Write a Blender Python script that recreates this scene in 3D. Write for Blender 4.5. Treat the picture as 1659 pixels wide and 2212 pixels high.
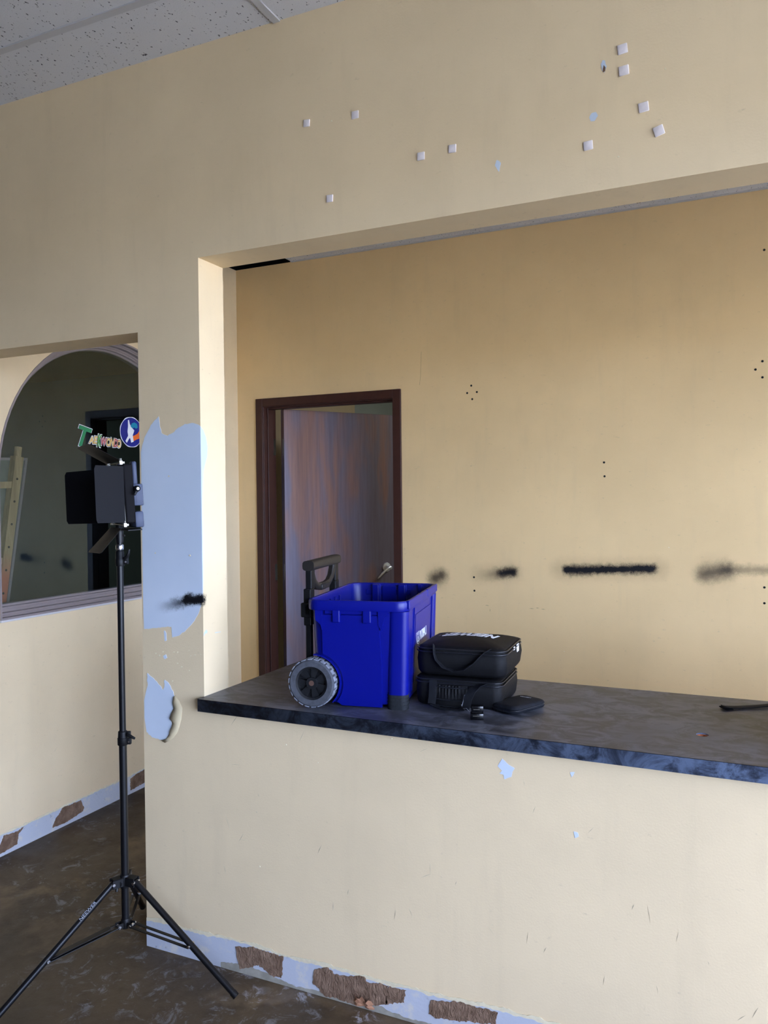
import bpy, bmesh, math, random
from mathutils import Vector, Matrix, noise as mnoise, geometry as mgeo
random.seed(7)
C = bpy.context.scene.collection
for o in list(bpy.data.objects): bpy.data.objects.remove(o)

# ------------------------------------------------------------------ camera
cam_d = bpy.data.cameras.new('camera'); cam = bpy.data.objects.new('camera', cam_d); C.objects.link(cam)
cam_d.sensor_fit = 'HORIZONTAL'; cam_d.sensor_width = 36.0; cam_d.lens = 1710.73/1659*36.0
cam_d.clip_start = 0.05; cam_d.clip_end = 60
R_ = Vector((0.90886, 0.416984, -0.009918)); U_ = Vector((0.001426, 0.020672, 0.999785)); F_ = Vector((-0.417099, 0.908679, -0.018193))
m = Matrix(((R_.x, U_.x, -F_.x, 1.8185), (R_.y, U_.y, -F_.y, -2.0376), (R_.z, U_.z, -F_.z, 1.4839), (0, 0, 0, 1)))
cam.matrix_world = m
bpy.context.scene.camera = cam

# ------------------------------------------------------------------ world, lights, exposure
W = bpy.data.worlds.new('world'); bpy.context.scene.world = W; W.use_nodes = True
wt = W.node_tree; wbg = wt.nodes['Background']
wtc = wt.nodes.new('ShaderNodeTexCoord'); wsp = wt.nodes.new('ShaderNodeSeparateXYZ'); wrp = wt.nodes.new('ShaderNodeValToRGB'); wmr = wt.nodes.new('ShaderNodeMapRange')
wt.links.new(wtc.outputs['Generated'], wsp.inputs[0]); wt.links.new(wsp.outputs['Z'], wmr.inputs['Value']); wmr.inputs['From Min'].default_value = -1; wmr.inputs['From Max'].default_value = 1
wt.links.new(wmr.outputs[0], wrp.inputs[0]); wt.links.new(wrp.outputs[0], wbg.inputs[0])
# ground below the horizon, bright haze at the horizon, sky above: (position, linear colour)
SKY = [(0.0, (0.30, 0.28, 0.26)), (0.49, (0.50, 0.50, 0.52)), (0.505, (0.84, 1.06, 1.58)), (0.63, (0.84, 1.06, 1.58)), (0.66, (0.33, 0.33, 0.43)), (1.0, (0.30, 0.32, 0.43))]
we = wrp.color_ramp.elements
while len(we) < len(SKY): we.new(.5)
for i, (p, c) in enumerate(SKY): we[i].position = p; we[i].color = tuple(c)+(1,)
wbg.inputs[1].default_value = 1.0
sun_d = bpy.data.lights.new('sun', 'SUN'); sun_d.energy = 5.2; sun_d.angle = math.radians(1.0); sun_d.color = (0.96, 1.0, 1.06)
sun = bpy.data.objects.new('sun', sun_d); C.objects.link(sun)
sun.rotation_euler = Vector((0.55, -0.5, -1.0)).to_track_quat('-Z', 'Y').to_euler()   # from behind the building: lights only the pavement outside
vs = bpy.context.scene.view_settings
vs.view_transform = 'Standard'; vs.look = 'None'; vs.gamma = 1.0; vs.use_curve_mapping = False
vs.exposure = 4.19

def area(name, loc, direction, sx, sy, power, col, spread=180):
    d = bpy.data.lights.new(name, 'AREA'); d.shape = 'RECTANGLE'; d.size = sx; d.size_y = sy
    d.energy = power; d.color = col; d.spread = math.radians(spread)
    o = bpy.data.objects.new(name, d); C.objects.link(o); o.location = loc
    o.rotation_euler = Vector(direction).to_track_quat('-Z', 'Z').to_euler()
    return o
# openings through which the daylight comes (portals only guide the sampling of the sky)
for nm, loc, dr, sx, sy in (('portal_near', (4.06, -1.085, 1.275), (-1, 0, 0), 1.93, 2.25), ('portal_far', (4.06, -3.275, 1.275), (-1, 0, 0), 2.05, 2.25), ('portal_back', (4.06, 1.10, 1.275), (-1, 0, 0), .8, 2.25)):
    po = area(nm, loc, dr, sx, sy, 1, (1, 1, 1)); po.data.cycles.is_portal = True
area('fill_light_beyond_door', (1.2, 3.2, 2.6), (0, 0, -1), 0.6, 0.6, 1.2, (0.9, 0.95, 1.0))  # unseen fill added to brighten the door leaf and the room behind

# ------------------------------------------------------------------ dimensions
XA = 0.248      # right face of the pillar
XW = -1.016     # window wall face
XG = -1.086     # glass plane
YB = 2.007      # back wall
TW = 0.129      # thickness of the counter wall
HC = 0.857      # counter top
HO = 2.245      # head of the counter opening
HL = 2.034      # head of the passage
HK = 2.904      # ceiling
XR = 4.05; XL = -6.5; YF = -6.0

# ------------------------------------------------------------------ helpers
def lin(c):
    c = [x/255 for x in c]
    return tuple([(x/12.92 if x <= .04045 else ((x+.055)/1.055)**2.4) for x in c] + [1.0])

def link(name, me, mat=None, parent=None, loc=None):
    o = bpy.data.objects.new(name, me); C.objects.link(o)
    if mat is not None: me.materials.append(mat)
    if parent is not None: o.parent = parent
    if loc is not None: o.location = loc
    return o
def obj(name, bm, mat=None, parent=None, smooth=None, loc=None):
    bmesh.ops.recalc_face_normals(bm, faces=bm.faces[:])
    me = bpy.data.meshes.new(name); bm.to_mesh(me); bm.free()
    o = link(name, me, mat, parent, loc)
    if smooth is not None:
        for p in me.polygons: p.use_smooth = True
        try: me.set_sharp_from_angle(angle=math.radians(smooth))
        except Exception: pass
    return o
SPLIT = {'side_rib', 'inner_rib', 'care_tag', 'rivet', 'support_panel', 'rim_lip', 'cross_bar', 'bored_hole', 'screw_hole', 'paint_scratch', 'paint_speck', 'scuff_mark', 'rim_clip', 'zip_pull', 'pocket_hem', 'side_mount', 'paint_chip', 'leg', 'panel_edge', 'printed_emblem_', 'handle_bracket', 'yoke'}
def split_loose(o):
    me = o.data; n = len(me.vertices); par = list(range(n))
    def find(i):
        while par[i] != i: par[i] = par[par[i]]; i = par[i]
        return i
    for e in me.edges:
        a, b = find(e.vertices[0]), find(e.vertices[1])
        if a != b: par[a] = b
    groups = {}
    for i in range(n): groups.setdefault(find(i), []).append(i)
    if len(groups) < 2: return
    for g in list(groups.values())[1:]:
        keep = set(g); c = o.copy(); c.data = me.copy(); C.objects.link(c)
        b2 = bmesh.new(); b2.from_mesh(c.data); b2.verts.ensure_lookup_table()
        bmesh.ops.delete(b2, geom=[v for v in b2.verts if v.index not in keep], context='VERTS'); b2.to_mesh(c.data); b2.free()
    keep = set(list(groups.values())[0]); b2 = bmesh.new(); b2.from_mesh(me); b2.verts.ensure_lookup_table()
    bmesh.ops.delete(b2, geom=[v for v in b2.verts if v.index not in keep], context='VERTS'); b2.to_mesh(me); b2.free()
def empty(name, loc=(0, 0, 0), rz=0, parent=None):
    o = bpy.data.objects.new(name, None); C.objects.link(o); o.location = loc; o.rotation_euler = (0, 0, rz)
    o.empty_display_size = .05
    if parent is not None: o.parent = parent
    return o
def tag(o, label, cat, group=None):
    o['label'] = label; o['category'] = cat
    if group: o['group'] = group
    return o
def struct(o): o['kind'] = 'structure'; return o
NB = bmesh.new
def box(bm, x0, x1, y0, y1, z0, z1, bev=0, seg=2, M=None):
    r = bmesh.ops.create_cube(bm, size=1.0)
    vs_ = r['verts']
    for v in vs_:
        v.co = Vector(((x0+x1)/2+v.co.x*(x1-x0), (y0+y1)/2+v.co.y*(y1-y0), (z0+z1)/2+v.co.z*(z1-z0)))
    if bev:
        es = list({e for v in vs_ for e in v.link_edges})
        r2 = bmesh.ops.bevel(bm, geom=es, offset=bev, segments=seg, profile=.5, affect='EDGES')
        vs_ = list({v for f in r2['faces'] for v in f.verts} | {v for v in vs_ if v.is_valid})
    if M is not None: bmesh.ops.transform(bm, matrix=M, verts=vs_)
    return vs_
def tube(bm, pts, r, seg=14, cap=True, flat=None, up=None):
    """tube through pts; r a number or list; flat=(a,b) gives an elliptical/rect strap section"""
    pts = [Vector(p) for p in pts]; n = len(pts)
    rs = r if isinstance(r, (list, tuple)) else [r]*n
    rings = []; prev = None
    for i, p in enumerate(pts):
        t = (pts[min(i+1, n-1)]-pts[max(i-1, 0)]).normalized()
        if up is not None: a = Vector(up).cross(t)
        elif prev is not None: a = prev - t*prev.dot(t)
        else: a = Vector((0, 0, 1)).cross(t) if abs(t.z) < .9 else Vector((1, 0, 0)).cross(t)
        a.normalize(); b = t.cross(a); prev = a
        ring = []
        for k in range(seg):
            th = 2*math.pi*k/seg
            if flat: ca, sa = math.cos(th), math.sin(th); f = 1.0/max(abs(ca), abs(sa))**.8; q = p + a*ca*f*flat[0] + b*sa*f*flat[1]
            else: q = p + (a*math.cos(th)+b*math.sin(th))*rs[i]
            ring.append(bm.verts.new(q))
        rings.append(ring)
    for i in range(n-1):
        for k in range(seg):
            bm.faces.new((rings[i][k], rings[i][(k+1) % seg], rings[i+1][(k+1) % seg], rings[i+1][k]))
    if cap: bm.faces.new(rings[0][::-1]); bm.faces.new(rings[-1])
def lathe(bm, prof, origin=(0, 0, 0), axis='Z', seg=28, close=False):
    """prof list of (radius, height)"""
    rings = []
    for (r, h) in prof:
        ring = []
        for k in range(seg):
            t = 2*math.pi*k/seg; a, b = r*math.cos(t), r*math.sin(t)
            p = {'Z': (a, b, h), 'Y': (a, h, b), 'X': (h, a, b)}[axis]
            ring.append(bm.verts.new(Vector(origin)+Vector(p)))
        rings.append(ring)
    for i in range(len(rings)-1):
        for k in range(seg): bm.faces.new((rings[i][k], rings[i][(k+1) % seg], rings[i+1][(k+1) % seg], rings[i+1][k]))
    if close:
        for k in range(seg): bm.faces.new((rings[-1][k], rings[-1][(k+1) % seg], rings[0][(k+1) % seg], rings[0][k]))
    else:
        bm.faces.new(rings[0][::-1]); bm.faces.new(rings[-1])
def rrect(W_, L_, r, n=6, cx=0, cy=0):
    pts = []
    for sx, sy, a0 in ((1, -1, -90), (1, 1, 0), (-1, 1, 90), (-1, -1, 180)):
        for k in range(n+1):
            a = math.radians(a0+90*k/n)
            pts.append((cx+sx*(W_/2-r)+r*math.cos(a), cy+sy*(L_/2-r)+r*math.sin(a)))
    return pts
def loft(bm, loops, caps=True, close=False):
    rs = [[bm.verts.new(p) for p in lp] for lp in loops]; n = len(rs[0])
    for i in range(len(rs)-1):
        for k in range(n): bm.faces.new((rs[i][k], rs[i][(k+1) % n], rs[i+1][(k+1) % n], rs[i+1][k]))
    if close:
        for k in range(n): bm.faces.new((rs[-1][k], rs[-1][(k+1) % n], rs[0][(k+1) % n], rs[0][k]))
    elif caps: bm.faces.new(rs[0][::-1]); bm.faces.new(rs[-1])
    return rs
def rag(pts, step=.006, amp=.0015, seed=0, keep=None):
    """ragged version of a closed outline"""
    out = []; n = len(pts)
    for i in range(n):
        a = Vector(pts[i]); b = Vector(pts[(i+1) % n]); L = (b-a).length; k = max(1, int(L/step))
        d = (b-a)/max(L, 1e-6); nn = Vector((-d.y, d.x))
        for j in range(k):
            p = a.lerp(b, j/k); w = amp
            if keep and keep(p): w = 0
            v = mnoise.noise(Vector((p.x*160+seed*7.3, p.y*160, seed)))+.6*mnoise.noise(Vector((p.x*420, p.y*420+seed, 3.1)))
            v += 1.1*mnoise.noise(Vector((p.x*48+seed*3.1, p.y*48, 9.7+seed)))
            q = p + nn*(v*w if j else v*w*.3)
            out.append((q.x, q.y))
    return out
def prism(bm, pts, f0, f1):
    """pts 2D; f0/f1 map (a,b)->3D for the two sides"""
    vo, eo, fo, *_r = mgeo.delaunay_2d_cdt([Vector(p) for p in pts], [], [list(range(len(pts)))], 1, 1e-6)
    A = [bm.verts.new(f0(*p)) for p in vo]; B = [bm.verts.new(f1(*p)) for p in vo]
    cnt = {}
    for f in fo:
        bm.faces.new([A[i] for i in f]); bm.faces.new([B[i] for i in f][::-1])
        for i in range(len(f)):
            a, b = f[i], f[(i+1) % len(f)]; k = (min(a, b), max(a, b)); cnt.setdefault(k, []).append((a, b))
    for k, l in cnt.items():
        if len(l) == 1: a, b = l[0]; bm.faces.new((A[a], B[a], B[b], A[b]))
def plate_y(bm, pts, y, t): prism(bm, pts, lambda a, b: Vector((a, y-t, b)), lambda a, b: Vector((a, y, b)))
def plate_x(bm, pts, x, t): prism(bm, pts, lambda a, b: Vector((x+t, a, b)), lambda a, b: Vector((x, a, b)))
def boolean(o, cutters):
    for c in cutters:
        md = o.modifiers.new('b', 'BOOLEAN'); md.operation = 'DIFFERENCE'; md.object = c; md.solver = 'EXACT'
    dg = bpy.context.evaluated_depsgraph_get(); dg.update()
    me = bpy.data.meshes.new_from_object(o.evaluated_get(dg))
    o.modifiers.clear(); o.data = me
    for c in cutters: bpy.data.objects.remove(c)
def text_mesh(s, size, extrude=.0003, offset=0, shear=0, spacing=1.0, align='CENTER'):
    cu = bpy.data.curves.new('t', 'FONT'); cu.body = s; cu.size = size; cu.extrude = extrude; cu.offset = offset
    cu.shear = shear; cu.space_character = spacing; cu.align_x = align; cu.align_y = 'CENTER'; cu.resolution_u = 3
    o = bpy.data.objects.new('t', cu); C.objects.link(o)
    dg = bpy.context.evaluated_depsgraph_get(); dg.update()
    me = bpy.data.meshes.new_from_object(o.evaluated_get(dg))
    bpy.data.objects.remove(o); return me
def text_obj(name, s, size, mat, mw, parent=None, width=None, height=None, **k):
    me = text_mesh(s, size, **k)
    xs = [v.co.x for v in me.vertices]; ys = [v.co.y for v in me.vertices]
    cx, cy = (min(xs)+max(xs))/2, (min(ys)+max(ys))/2
    fx = width/(max(xs)-min(xs)) if width else 1; fy = height/(max(ys)-min(ys)) if height else fx
    for v in me.vertices: v.co = mw @ Vector(((v.co.x-cx)*fx, (v.co.y-cy)*fy, v.co.z))
    me.materials.clear()
    return link(name, me, mat, parent)

# ------------------------------------------------------------------ materials
class NT:
    def __init__(s, name):
        s.m = bpy.data.materials.new(name); s.m.use_nodes = True; s.t = s.m.node_tree
        s.b = s.t.nodes['Principled BSDF']; s.out = s.t.nodes['Material Output']
        s.co = s.t.nodes.new('ShaderNodeTexCoord').outputs['Object']
    def n(s, ty, **k):
        x = s.t.nodes.new(ty)
        for a, v in k.items(): setattr(x, a, v)
        return x
    def L(s, a, b): s.t.links.new(a, b)
    def put(s, sock, v):
        if hasattr(v, 'is_output') or isinstance(v, bpy.types.NodeSocket): s.L(v, sock)
        else: sock.default_value = v
    def math(s, op, a, b=0, c=None, clamp=False):
        x = s.n('ShaderNodeMath', operation=op); x.use_clamp = clamp; s.put(x.inputs[0], a); s.put(x.inputs[1], b)
        if c is not None: s.put(x.inputs[2], c)
        return x.outputs[0]
    def noise(s, scale, detail=4, rough=.55, vec=None, stretch=None, dist=0):
        x = s.n('ShaderNodeTexNoise'); x.inputs['Scale'].default_value = scale; x.inputs['Detail'].default_value = detail
        x.inputs['Roughness'].default_value = rough; x.inputs['Distortion'].default_value = dist
        v = vec or s.co
        if stretch:
            mp = s.n('ShaderNodeMapping'); mp.inputs['Scale'].default_value = stretch; s.L(v, mp.inputs['Vector']); v = mp.outputs[0]
        s.L(v, x.inputs['Vector']); return x.outputs['Fac']
    def ramp(s, fac, stops):
        x = s.n('ShaderNodeValToRGB'); e = x.color_ramp.elements
        while len(e) < len(stops): e.new(.5)
        for i, (p, c) in enumerate(stops):
            e[i].position = p; e[i].color = c if len(c) == 4 else lin(c)
        s.L(fac, x.inputs[0]); return x.outputs[0]
    def step(s, v, lo, hi):
        x = s.n('ShaderNodeMapRange'); x.interpolation_type = 'SMOOTHSTEP'
        s.put(x.inputs['Value'], v); x.inputs['From Min'].default_value = lo; x.inputs['From Max'].default_value = hi
        return x.outputs['Result']
    def mix(s, f, a, b, mode='MIX'):
        x = s.n('ShaderNodeMix', data_type='RGBA', blend_type=mode); s.put(x.inputs[0], f); s.put(x.inputs[6], a); s.put(x.inputs[7], b)
        return x.outputs[2]
    def bump(s, h, strength=.2, dist=.002):
        x = s.n('ShaderNodeBump'); x.inputs['Strength'].default_value = strength; x.inputs['Distance'].default_value = dist
        s.L(h, x.inputs['Height']); s.L(x.outputs[0], s.b.inputs['Normal'])
    def set(s, col=None, rough=None, metal=None, spec=None, coat=None):
        if col is not None: s.put(s.b.inputs['Base Color'], col)
        if rough is not None: s.put(s.b.inputs['Roughness'], rough)
        if metal is not None: s.b.inputs['Metallic'].default_value = metal
        if spec is not None: s.b.inputs['Specular IOR Level'].default_value = spec
        if coat is not None: s.b.inputs['Coat Weight'].default_value = coat
        return s.m
    def capsule(s, a, b, r0, r1, vec=None):
        """1 inside distance r0 of the segment, 0 beyond r1 (object space)"""
        a = Vector(a); b = Vector(b); d = b-a; v = vec or s.co
        sub = s.n('ShaderNodeVectorMath', operation='SUBTRACT'); s.L(v, sub.inputs[0]); sub.inputs[1].default_value = a
        dot = s.n('ShaderNodeVectorMath', operation='DOT_PRODUCT'); s.L(sub.outputs[0], dot.inputs[0]); dot.inputs[1].default_value = d/max(d.length_squared, 1e-9)
        t = s.math('ADD', dot.outputs['Value'], 0, clamp=True)
        sc = s.n('ShaderNodeVectorMath', operation='SCALE'); sc.inputs[0].default_value = d; s.L(t, sc.inputs['Scale'])
        su = s.n('ShaderNodeVectorMath', operation='DISTANCE'); s.L(sub.outputs[0], su.inputs[0]); s.L(sc.outputs[0], su.inputs[1])
        if not hasattr(s, 'jit'): s.jit = s.math('ADD', s.math('MULTIPLY', s.math('SUBTRACT', s.noise(230, 5, .8), .5), .030), s.math('MULTIPLY', s.math('SUBTRACT', s.noise(40, 3, .6), .5), .026))
        x = s.n('ShaderNodeMapRange'); x.interpolation_type = 'SMOOTHSTEP'; s.L(s.math('ADD', su.outputs['Value'], s.jit), x.inputs['Value'])
        x.inputs['From Min'].default_value = r0; x.inputs['From Max'].default_value = r1; x.inputs['To Min'].default_value = 1; x.inputs['To Max'].default_value = 0
        return x.outputs['Result'], t

def plain(name, rgb, rough=.5, metal=0, spec=.5, nz=0, nscale=40, bump=0, bscale=300):
    t = NT(name); col = lin(rgb)
    if nz:
        f = t.noise(nscale, 5); dark = tuple([c*(1-nz) for c in col[:3]]+[1]); lite = tuple([min(1, c*(1+nz)) for c in col[:3]]+[1])
        t.set(t.ramp(f, [(.3, dark), (.7, lite)]))
    else: t.set(col)
    t.set(rough=rough, metal=metal, spec=spec)
    if bump: t.bump(t.noise(bscale, 3), bump, .001)
    return t.m

PAINT = (228, 206, 167)
def wall_paint(name, sprays=(), rgb=PAINT, scuffs=True, spray_dark=(14, 13, 16)):
    t = NT(name); base = lin(rgb)
    f = t.noise(1.6, 5, .6)
    col = t.mix(t.step(f, .3, .7), tuple([c*.95 for c in base[:3]]+[1]), tuple([min(1, c*1.04) for c in base[:3]]+[1]))
    # washed-down vertical streaks and faint scuffs
    g = t.noise(2.2, 6, .65, stretch=(5, 5, .7))
    col = t.mix(t.math('MULTIPLY', t.step(g, .5, .78), .12), col, lin((176, 160, 132)))
    if scuffs:
        sc = t.noise(28, 7, .72, stretch=(1, 1, 2.2)); col = t.mix(t.math('MULTIPLY', t.step(sc, .60, .76), .42), col, lin((168, 152, 126)))
        pt = t.noise(75, 2, .5); col = t.mix(t.math('MULTIPLY', t.step(pt, .80, .83), .6), col, lin((236, 228, 208)))
    for a, b, r0, r1, amt, fade in sprays:
        msk, tt = t.capsule(a, b, r0, r1)
        if fade: msk = t.math('MULTIPLY', msk, t.step(tt, fade[0], fade[1]))
        mm = msk
        col = t.mix(t.math('MULTIPLY', mm, amt, clamp=True), col, lin(spray_dark))
    t.set(col, rough=.62, spec=.3)
    h = t.math('ADD', t.noise(180, 3, .5), t.math('MULTIPLY', t.noise(45, 4, .5), .6))
    t.bump(h, .22, .0012)
    return t.m

y_ = 0.0
M_wallA = wall_paint('cream_wall_paint_front', [
    ((.244, 0, 1.166), (.185, 0, 1.163), .0, .026, 1.5, None),
    ((.05, 0, 1.126), (.20, 0, 1.163), .0, .028, 1.1, (-.05, 1.0))])
Y = YB
M_back = wall_paint('cream_wall_paint_warmlit', [
    ((.95, Y, 1.106), (1.42, Y, 1.124), .0, .085, .22, None), ((.52, Y, 1.07), (.70, Y, 1.087), .0, .080, .18, None), ((.28, Y, 1.045), (.281, Y, 1.046), .0, .10, .2, None), ((1.66, Y, 1.115), (1.70, Y, 1.12), .0, .11, .2, None),
    ((.985, Y, 1.106), (1.395, Y, 1.124), .0, .040, 1.2, None),
    ((1.0, Y, 1.104), (1.08, Y, 1.106), .0, .048, .5, None),
    ((.50, Y, 1.058), (.70, Y, 1.087), .0, .048, 1.0, (-.05, 1.0)),
    ((.64, Y, 1.082), (.695, Y, 1.087), .0, .036, 1.0, None),
    ((.262, Y, 1.038), (.300, Y, 1.056), .0, .062, .85, None),
    ((1.63, Y, 1.106), (1.73, Y, 1.126), .0, .066, .75, None),
    ((1.72, Y, 1.130), (2.4, Y, 1.138), .0, .038, .5, None)], rgb=(229, 198, 146))  # warm bounced light is mixed into this copy of the wall paint
M_wall = wall_paint('cream_wall_paint')
M_patchblue = NT('exposed_blue_primer'); t = M_patchblue
t.set(t.mix(t.step(t.noise(3, 4), .3, .7), lin((198, 209, 222)), lin((208, 217, 228))), rough=.55, spec=.3); t.bump(t.noise(120, 3), .12, .001); M_patchblue = t.m
t = NT('exposed_blue_primer_sprayed')
col = t.mix(t.step(t.noise(3, 4), .3, .7), lin((198, 209, 222)), lin((208, 217, 228)))
for a, b, r0, r1, amt, fade in [((.25, 0, 1.166), (.185, 0, 1.163), .0, .026, 1.5, None), ((.05, 0, 1.126), (.20, 0, 1.163), .0, .028, 1.1, (-.05, 1.0))]:
    msk, tt = t.capsule(a, b, r0, r1)
    if fade: msk = t.math('MULTIPLY', msk, t.step(tt, *fade))
    mm = msk
    col = t.mix(t.math('MULTIPLY', mm, amt, clamp=True), col, lin((14, 13, 16)))
t.set(col, rough=.55, spec=.3); t.bump(t.noise(120, 3), .12, .001); M_patchspray = t.m
t = NT('torn_base_blue')
c0 = t.mix(t.step(t.noise(14, 6, .7), .52, .68), lin((186, 190, 199)), lin((206, 202, 194)))
c0 = t.mix(t.math('MULTIPLY', t.step(t.noise(40, 5, .7), .6, .72), .5), c0, lin((120, 118, 122)))
t.set(c0, rough=.7, spec=.2); t.bump(t.noise(90, 5, .6), .35, .002); M_baseblue = t.m
t = NT('brown_glue_drywall')
t.set(t.mix(t.step(t.noise(30, 5, .6), .35, .7), lin((118, 94, 76)), lin((146, 120, 100))), rough=.9, spec=.15)
t.bump(t.noise(48, 4, .65, stretch=(1.5, 1.5, .7), dist=1.5), 1.0, .010); M_brown = t.m
M_cream_edge = plain('torn_cream_edge', (222, 210, 178), .7, 0, .2, .08, 60, .3, 120)
M_greybase = plain('grey_base_remnant', (150, 146, 134), .8, 0, .2, .2, 30, .4, 100)

def wood(name, a, b, c, rough=.4):
    t = NT(name)
    f = t.noise(1.6, 3, .55, stretch=(3.2, 3.2, .75), dist=.4)
    g = t.noise(7, 8, .72, stretch=(9, 9, .35))
    col = t.mix(t.step(f, .38, .60), lin(a), lin(b))
    col = t.mix(t.math('MULTIPLY', t.step(g, .35, .75), .55), col, lin(c))
    t.set(col, rough=rough, spec=.4); t.bump(g, .04, .001); return t.m
M_door = wood('dark_cherry_door', (146, 108, 94), (116, 108, 122), (96, 80, 82), .42)  # grey-violet share puts the door's bluish reflections into the wood colour
M_frame = plain('dark_brown_frame', (62, 34, 26), .5, 0, .35, .12, 20)
M_chrome = plain('chrome', (225, 225, 228), .22, 1)
M_steel = plain('dull_steel', (140, 136, 126), .4, 1)
M_mauve = plain('grey_window_frame', (140, 128, 126), .45, 0, .4, .05, 10)
M_sill = plain('pale_sill_edge', (205, 200, 200), .4)

t = NT('concrete_floor')
f1 = t.noise(1.4, 6, .62); f2 = t.noise(6, 7, .7); f3 = t.noise(2.6, 5, .6, dist=1.2)
col = t.mix(t.step(f1, .35, .68), lin((70, 57, 42)), lin((122, 104, 78)))
col = t.mix(t.math('MULTIPLY', t.step(f2, .45, .7), .5), col, lin((62, 52, 42)))
col = t.mix(t.math('MULTIPLY', t.step(f3, .60, .72), .30), col, lin((120, 112, 108)))
spl = t.math('MULTIPLY', t.step(t.noise(13, 7, .78, dist=1.0), .53, .64), t.step(t.noise(2.3, 4), .46, .58))
col = t.mix(t.math('MULTIPLY', spl, .62), col, lin((196, 200, 212)))
wet = t.step(t.math('ADD', t.noise(.55, 5, .6), t.math('MULTIPLY', t.noise(5, 5, .7), .12)), .545, .575)
col = t.mix(t.math('MULTIPLY', wet, .55), col, lin((40, 32, 24)))
dots = t.step(t.noise(60, 2, .5), .76, .80); col = t.mix(t.math('MULTIPLY', dots, .7), col, lin((190, 182, 165)))
t.set(col, rough=t.ramp(f2, [(.3, (.42, .42, .42, 1)), (.75, (.7, .7, .7, 1))]), spec=.4); t.bump(t.math('ADD', f2, t.noise(90, 3)), .25, .0025); M_floor = t.m

t = NT('ceiling_tile')
v = t.noise(150, 2, .5, stretch=(1, .55, 1)); holes = t.step(v, .66, .70)
v2 = t.noise(430, 2, .5); h2 = t.step(v2, .70, .74)
col = t.mix(holes, lin((212, 212, 214)), lin((84, 84, 88))); col = t.mix(t.math('MULTIPLY', h2, .5), col, lin((110, 110, 114)))
t.set(col, rough=.9, spec=.1); t.bump(t.math('SUBTRACT', t.noise(220, 3), holes), .4, .002); M_tile = t.m
M_tbar = plain('grid_tbar', (188, 188, 190), .45)

def laminate(name, c1, c2, c3, rough):
    t = NT(name); f = t.noise(11, 7, .72, stretch=(1, 1.5, 1), dist=.8); g = t.noise(3.2, 4)
    col = t.mix(t.step(f, .38, .62), lin(c1), lin(c2)); col = t.mix(t.math('MULTIPLY', t.step(g, .45, .7), .5), col, lin(c3))
    t.set(col, rough=t.ramp(f, [(.3, (rough, rough, rough, 1)), (.7, (rough+.12,)*3+(1,))]), spec=.45); return t.m
M_lam = laminate('slate_laminate_top', (54, 56, 63), (106, 110, 122), (74, 70, 68), .36)
M_lamedge = laminate('slate_laminate_edge', (42, 48, 62), (112, 128, 156), (66, 74, 92), .4)
M_particle = plain('particle_board', (196, 122, 82), .8, 0, .2, .3, 200)

t = NT('blue_plastic')
t.set(t.mix(t.math('MULTIPLY', t.step(t.noise(60, 6, .8, stretch=(1, 1, .3)), .66, .8), .25), lin((1, 12, 118)), lin((40, 60, 160))), rough=.36, spec=.35)
t.bump(t.noise(500, 2), .05, .0005); M_blue = t.m
M_black = plain('black_plastic', (8, 8, 10), .5, 0, .3, .2, 60, .05, 300)
M_brownblack = plain('worn_black_grip', (30, 26, 23), .5, 0, .45, .2, 50, .1, 300)
M_hub = plain('wheel_hub_black', (12, 14, 18), .5)
M_tyre = plain('grey_rubber_tyre', (70, 72, 78), .8, 0, .3, .25, 60, .2, 200)
M_tread = plain('dusty_tread', (120, 124, 134), .85, 0, .3, .45, 90, .2, 200)
M_copper = plain('rusty_axle_end', (120, 92, 80), .5, .6)
M_foot = plain('scuffed_rubber_foot', (26, 29, 33), .75, 0, .3, .4, 160, .2, 200)
M_white = plain('white_print', (232, 234, 236), .6)
M_pale = plain('pale_grey_print', (150, 155, 165), .6)
def nylon(name, rgb, rough=.62):
    t = NT(name); w = t.noise(55, 5, .6); fine = t.n('ShaderNodeTexWave'); fine.inputs['Scale'].default_value = 420; t.L(t.co, fine.inputs['Vector'])
    b = lin(rgb); t.set(t.mix(t.step(w, .35, .7), tuple([c*.75 for c in b[:3]]+[1]), tuple([c*1.3 for c in b[:3]]+[1])), rough=rough, spec=.22)
    t.bump(t.math('ADD', w, t.math('MULTIPLY', fine.outputs['Fac'], .15)), .35, .003); return t.m
M_nylon = nylon('black_nylon', (7, 7, 10))
M_nylon2 = nylon('charcoal_hard_fabric', (24, 27, 34), .7)
M_web = nylon('webbing', (20, 22, 27), .7)
M_zip = plain('zip_piping', (26, 27, 32), .35, 0, .5)
M_standblk = plain('black_anodised_tube', (9, 9, 12), .38, 0, .35)
M_doorleaf = plain('satin_black_metal', (7, 8, 14), .6, 0, .22)
M_doorin = plain('matt_black_inner_flap', (34, 29, 25), .55, .2, .4)
M_greyplast = plain('grey_plastic', (64, 71, 92), .5, 0, .35)
M_led = plain('led_diffuser', (225, 222, 205), .5)
t = NT('window_glass'); t.t.nodes.remove(t.b)
tr = t.n('ShaderNodeBsdfTransparent'); tr.inputs[0].default_value = (.62, .66, .68, 1)
gl = t.n('ShaderNodeBsdfGlossy'); gl.inputs['Roughness'].default_value = 0.0; gl.inputs[0].default_value = (.72, .92, 1.0, 1)
fr = t.n('ShaderNodeFresnel'); fr.inputs[0].default_value = 1.5
mx = t.n('ShaderNodeMixShader'); t.L(t.math('MULTIPLY', fr.outputs[0], 2.6, clamp=True), mx.inputs[0]); t.L(tr.outputs[0], mx.inputs[1]); t.L(gl.outputs[0], mx.inputs[2]); t.L(mx.outputs[0], t.out.inputs[0]); M_glass = t.m
M_dim = plain('dim_room_paint', (120, 132, 140), .8, 0, .2, .08, 3)
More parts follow.
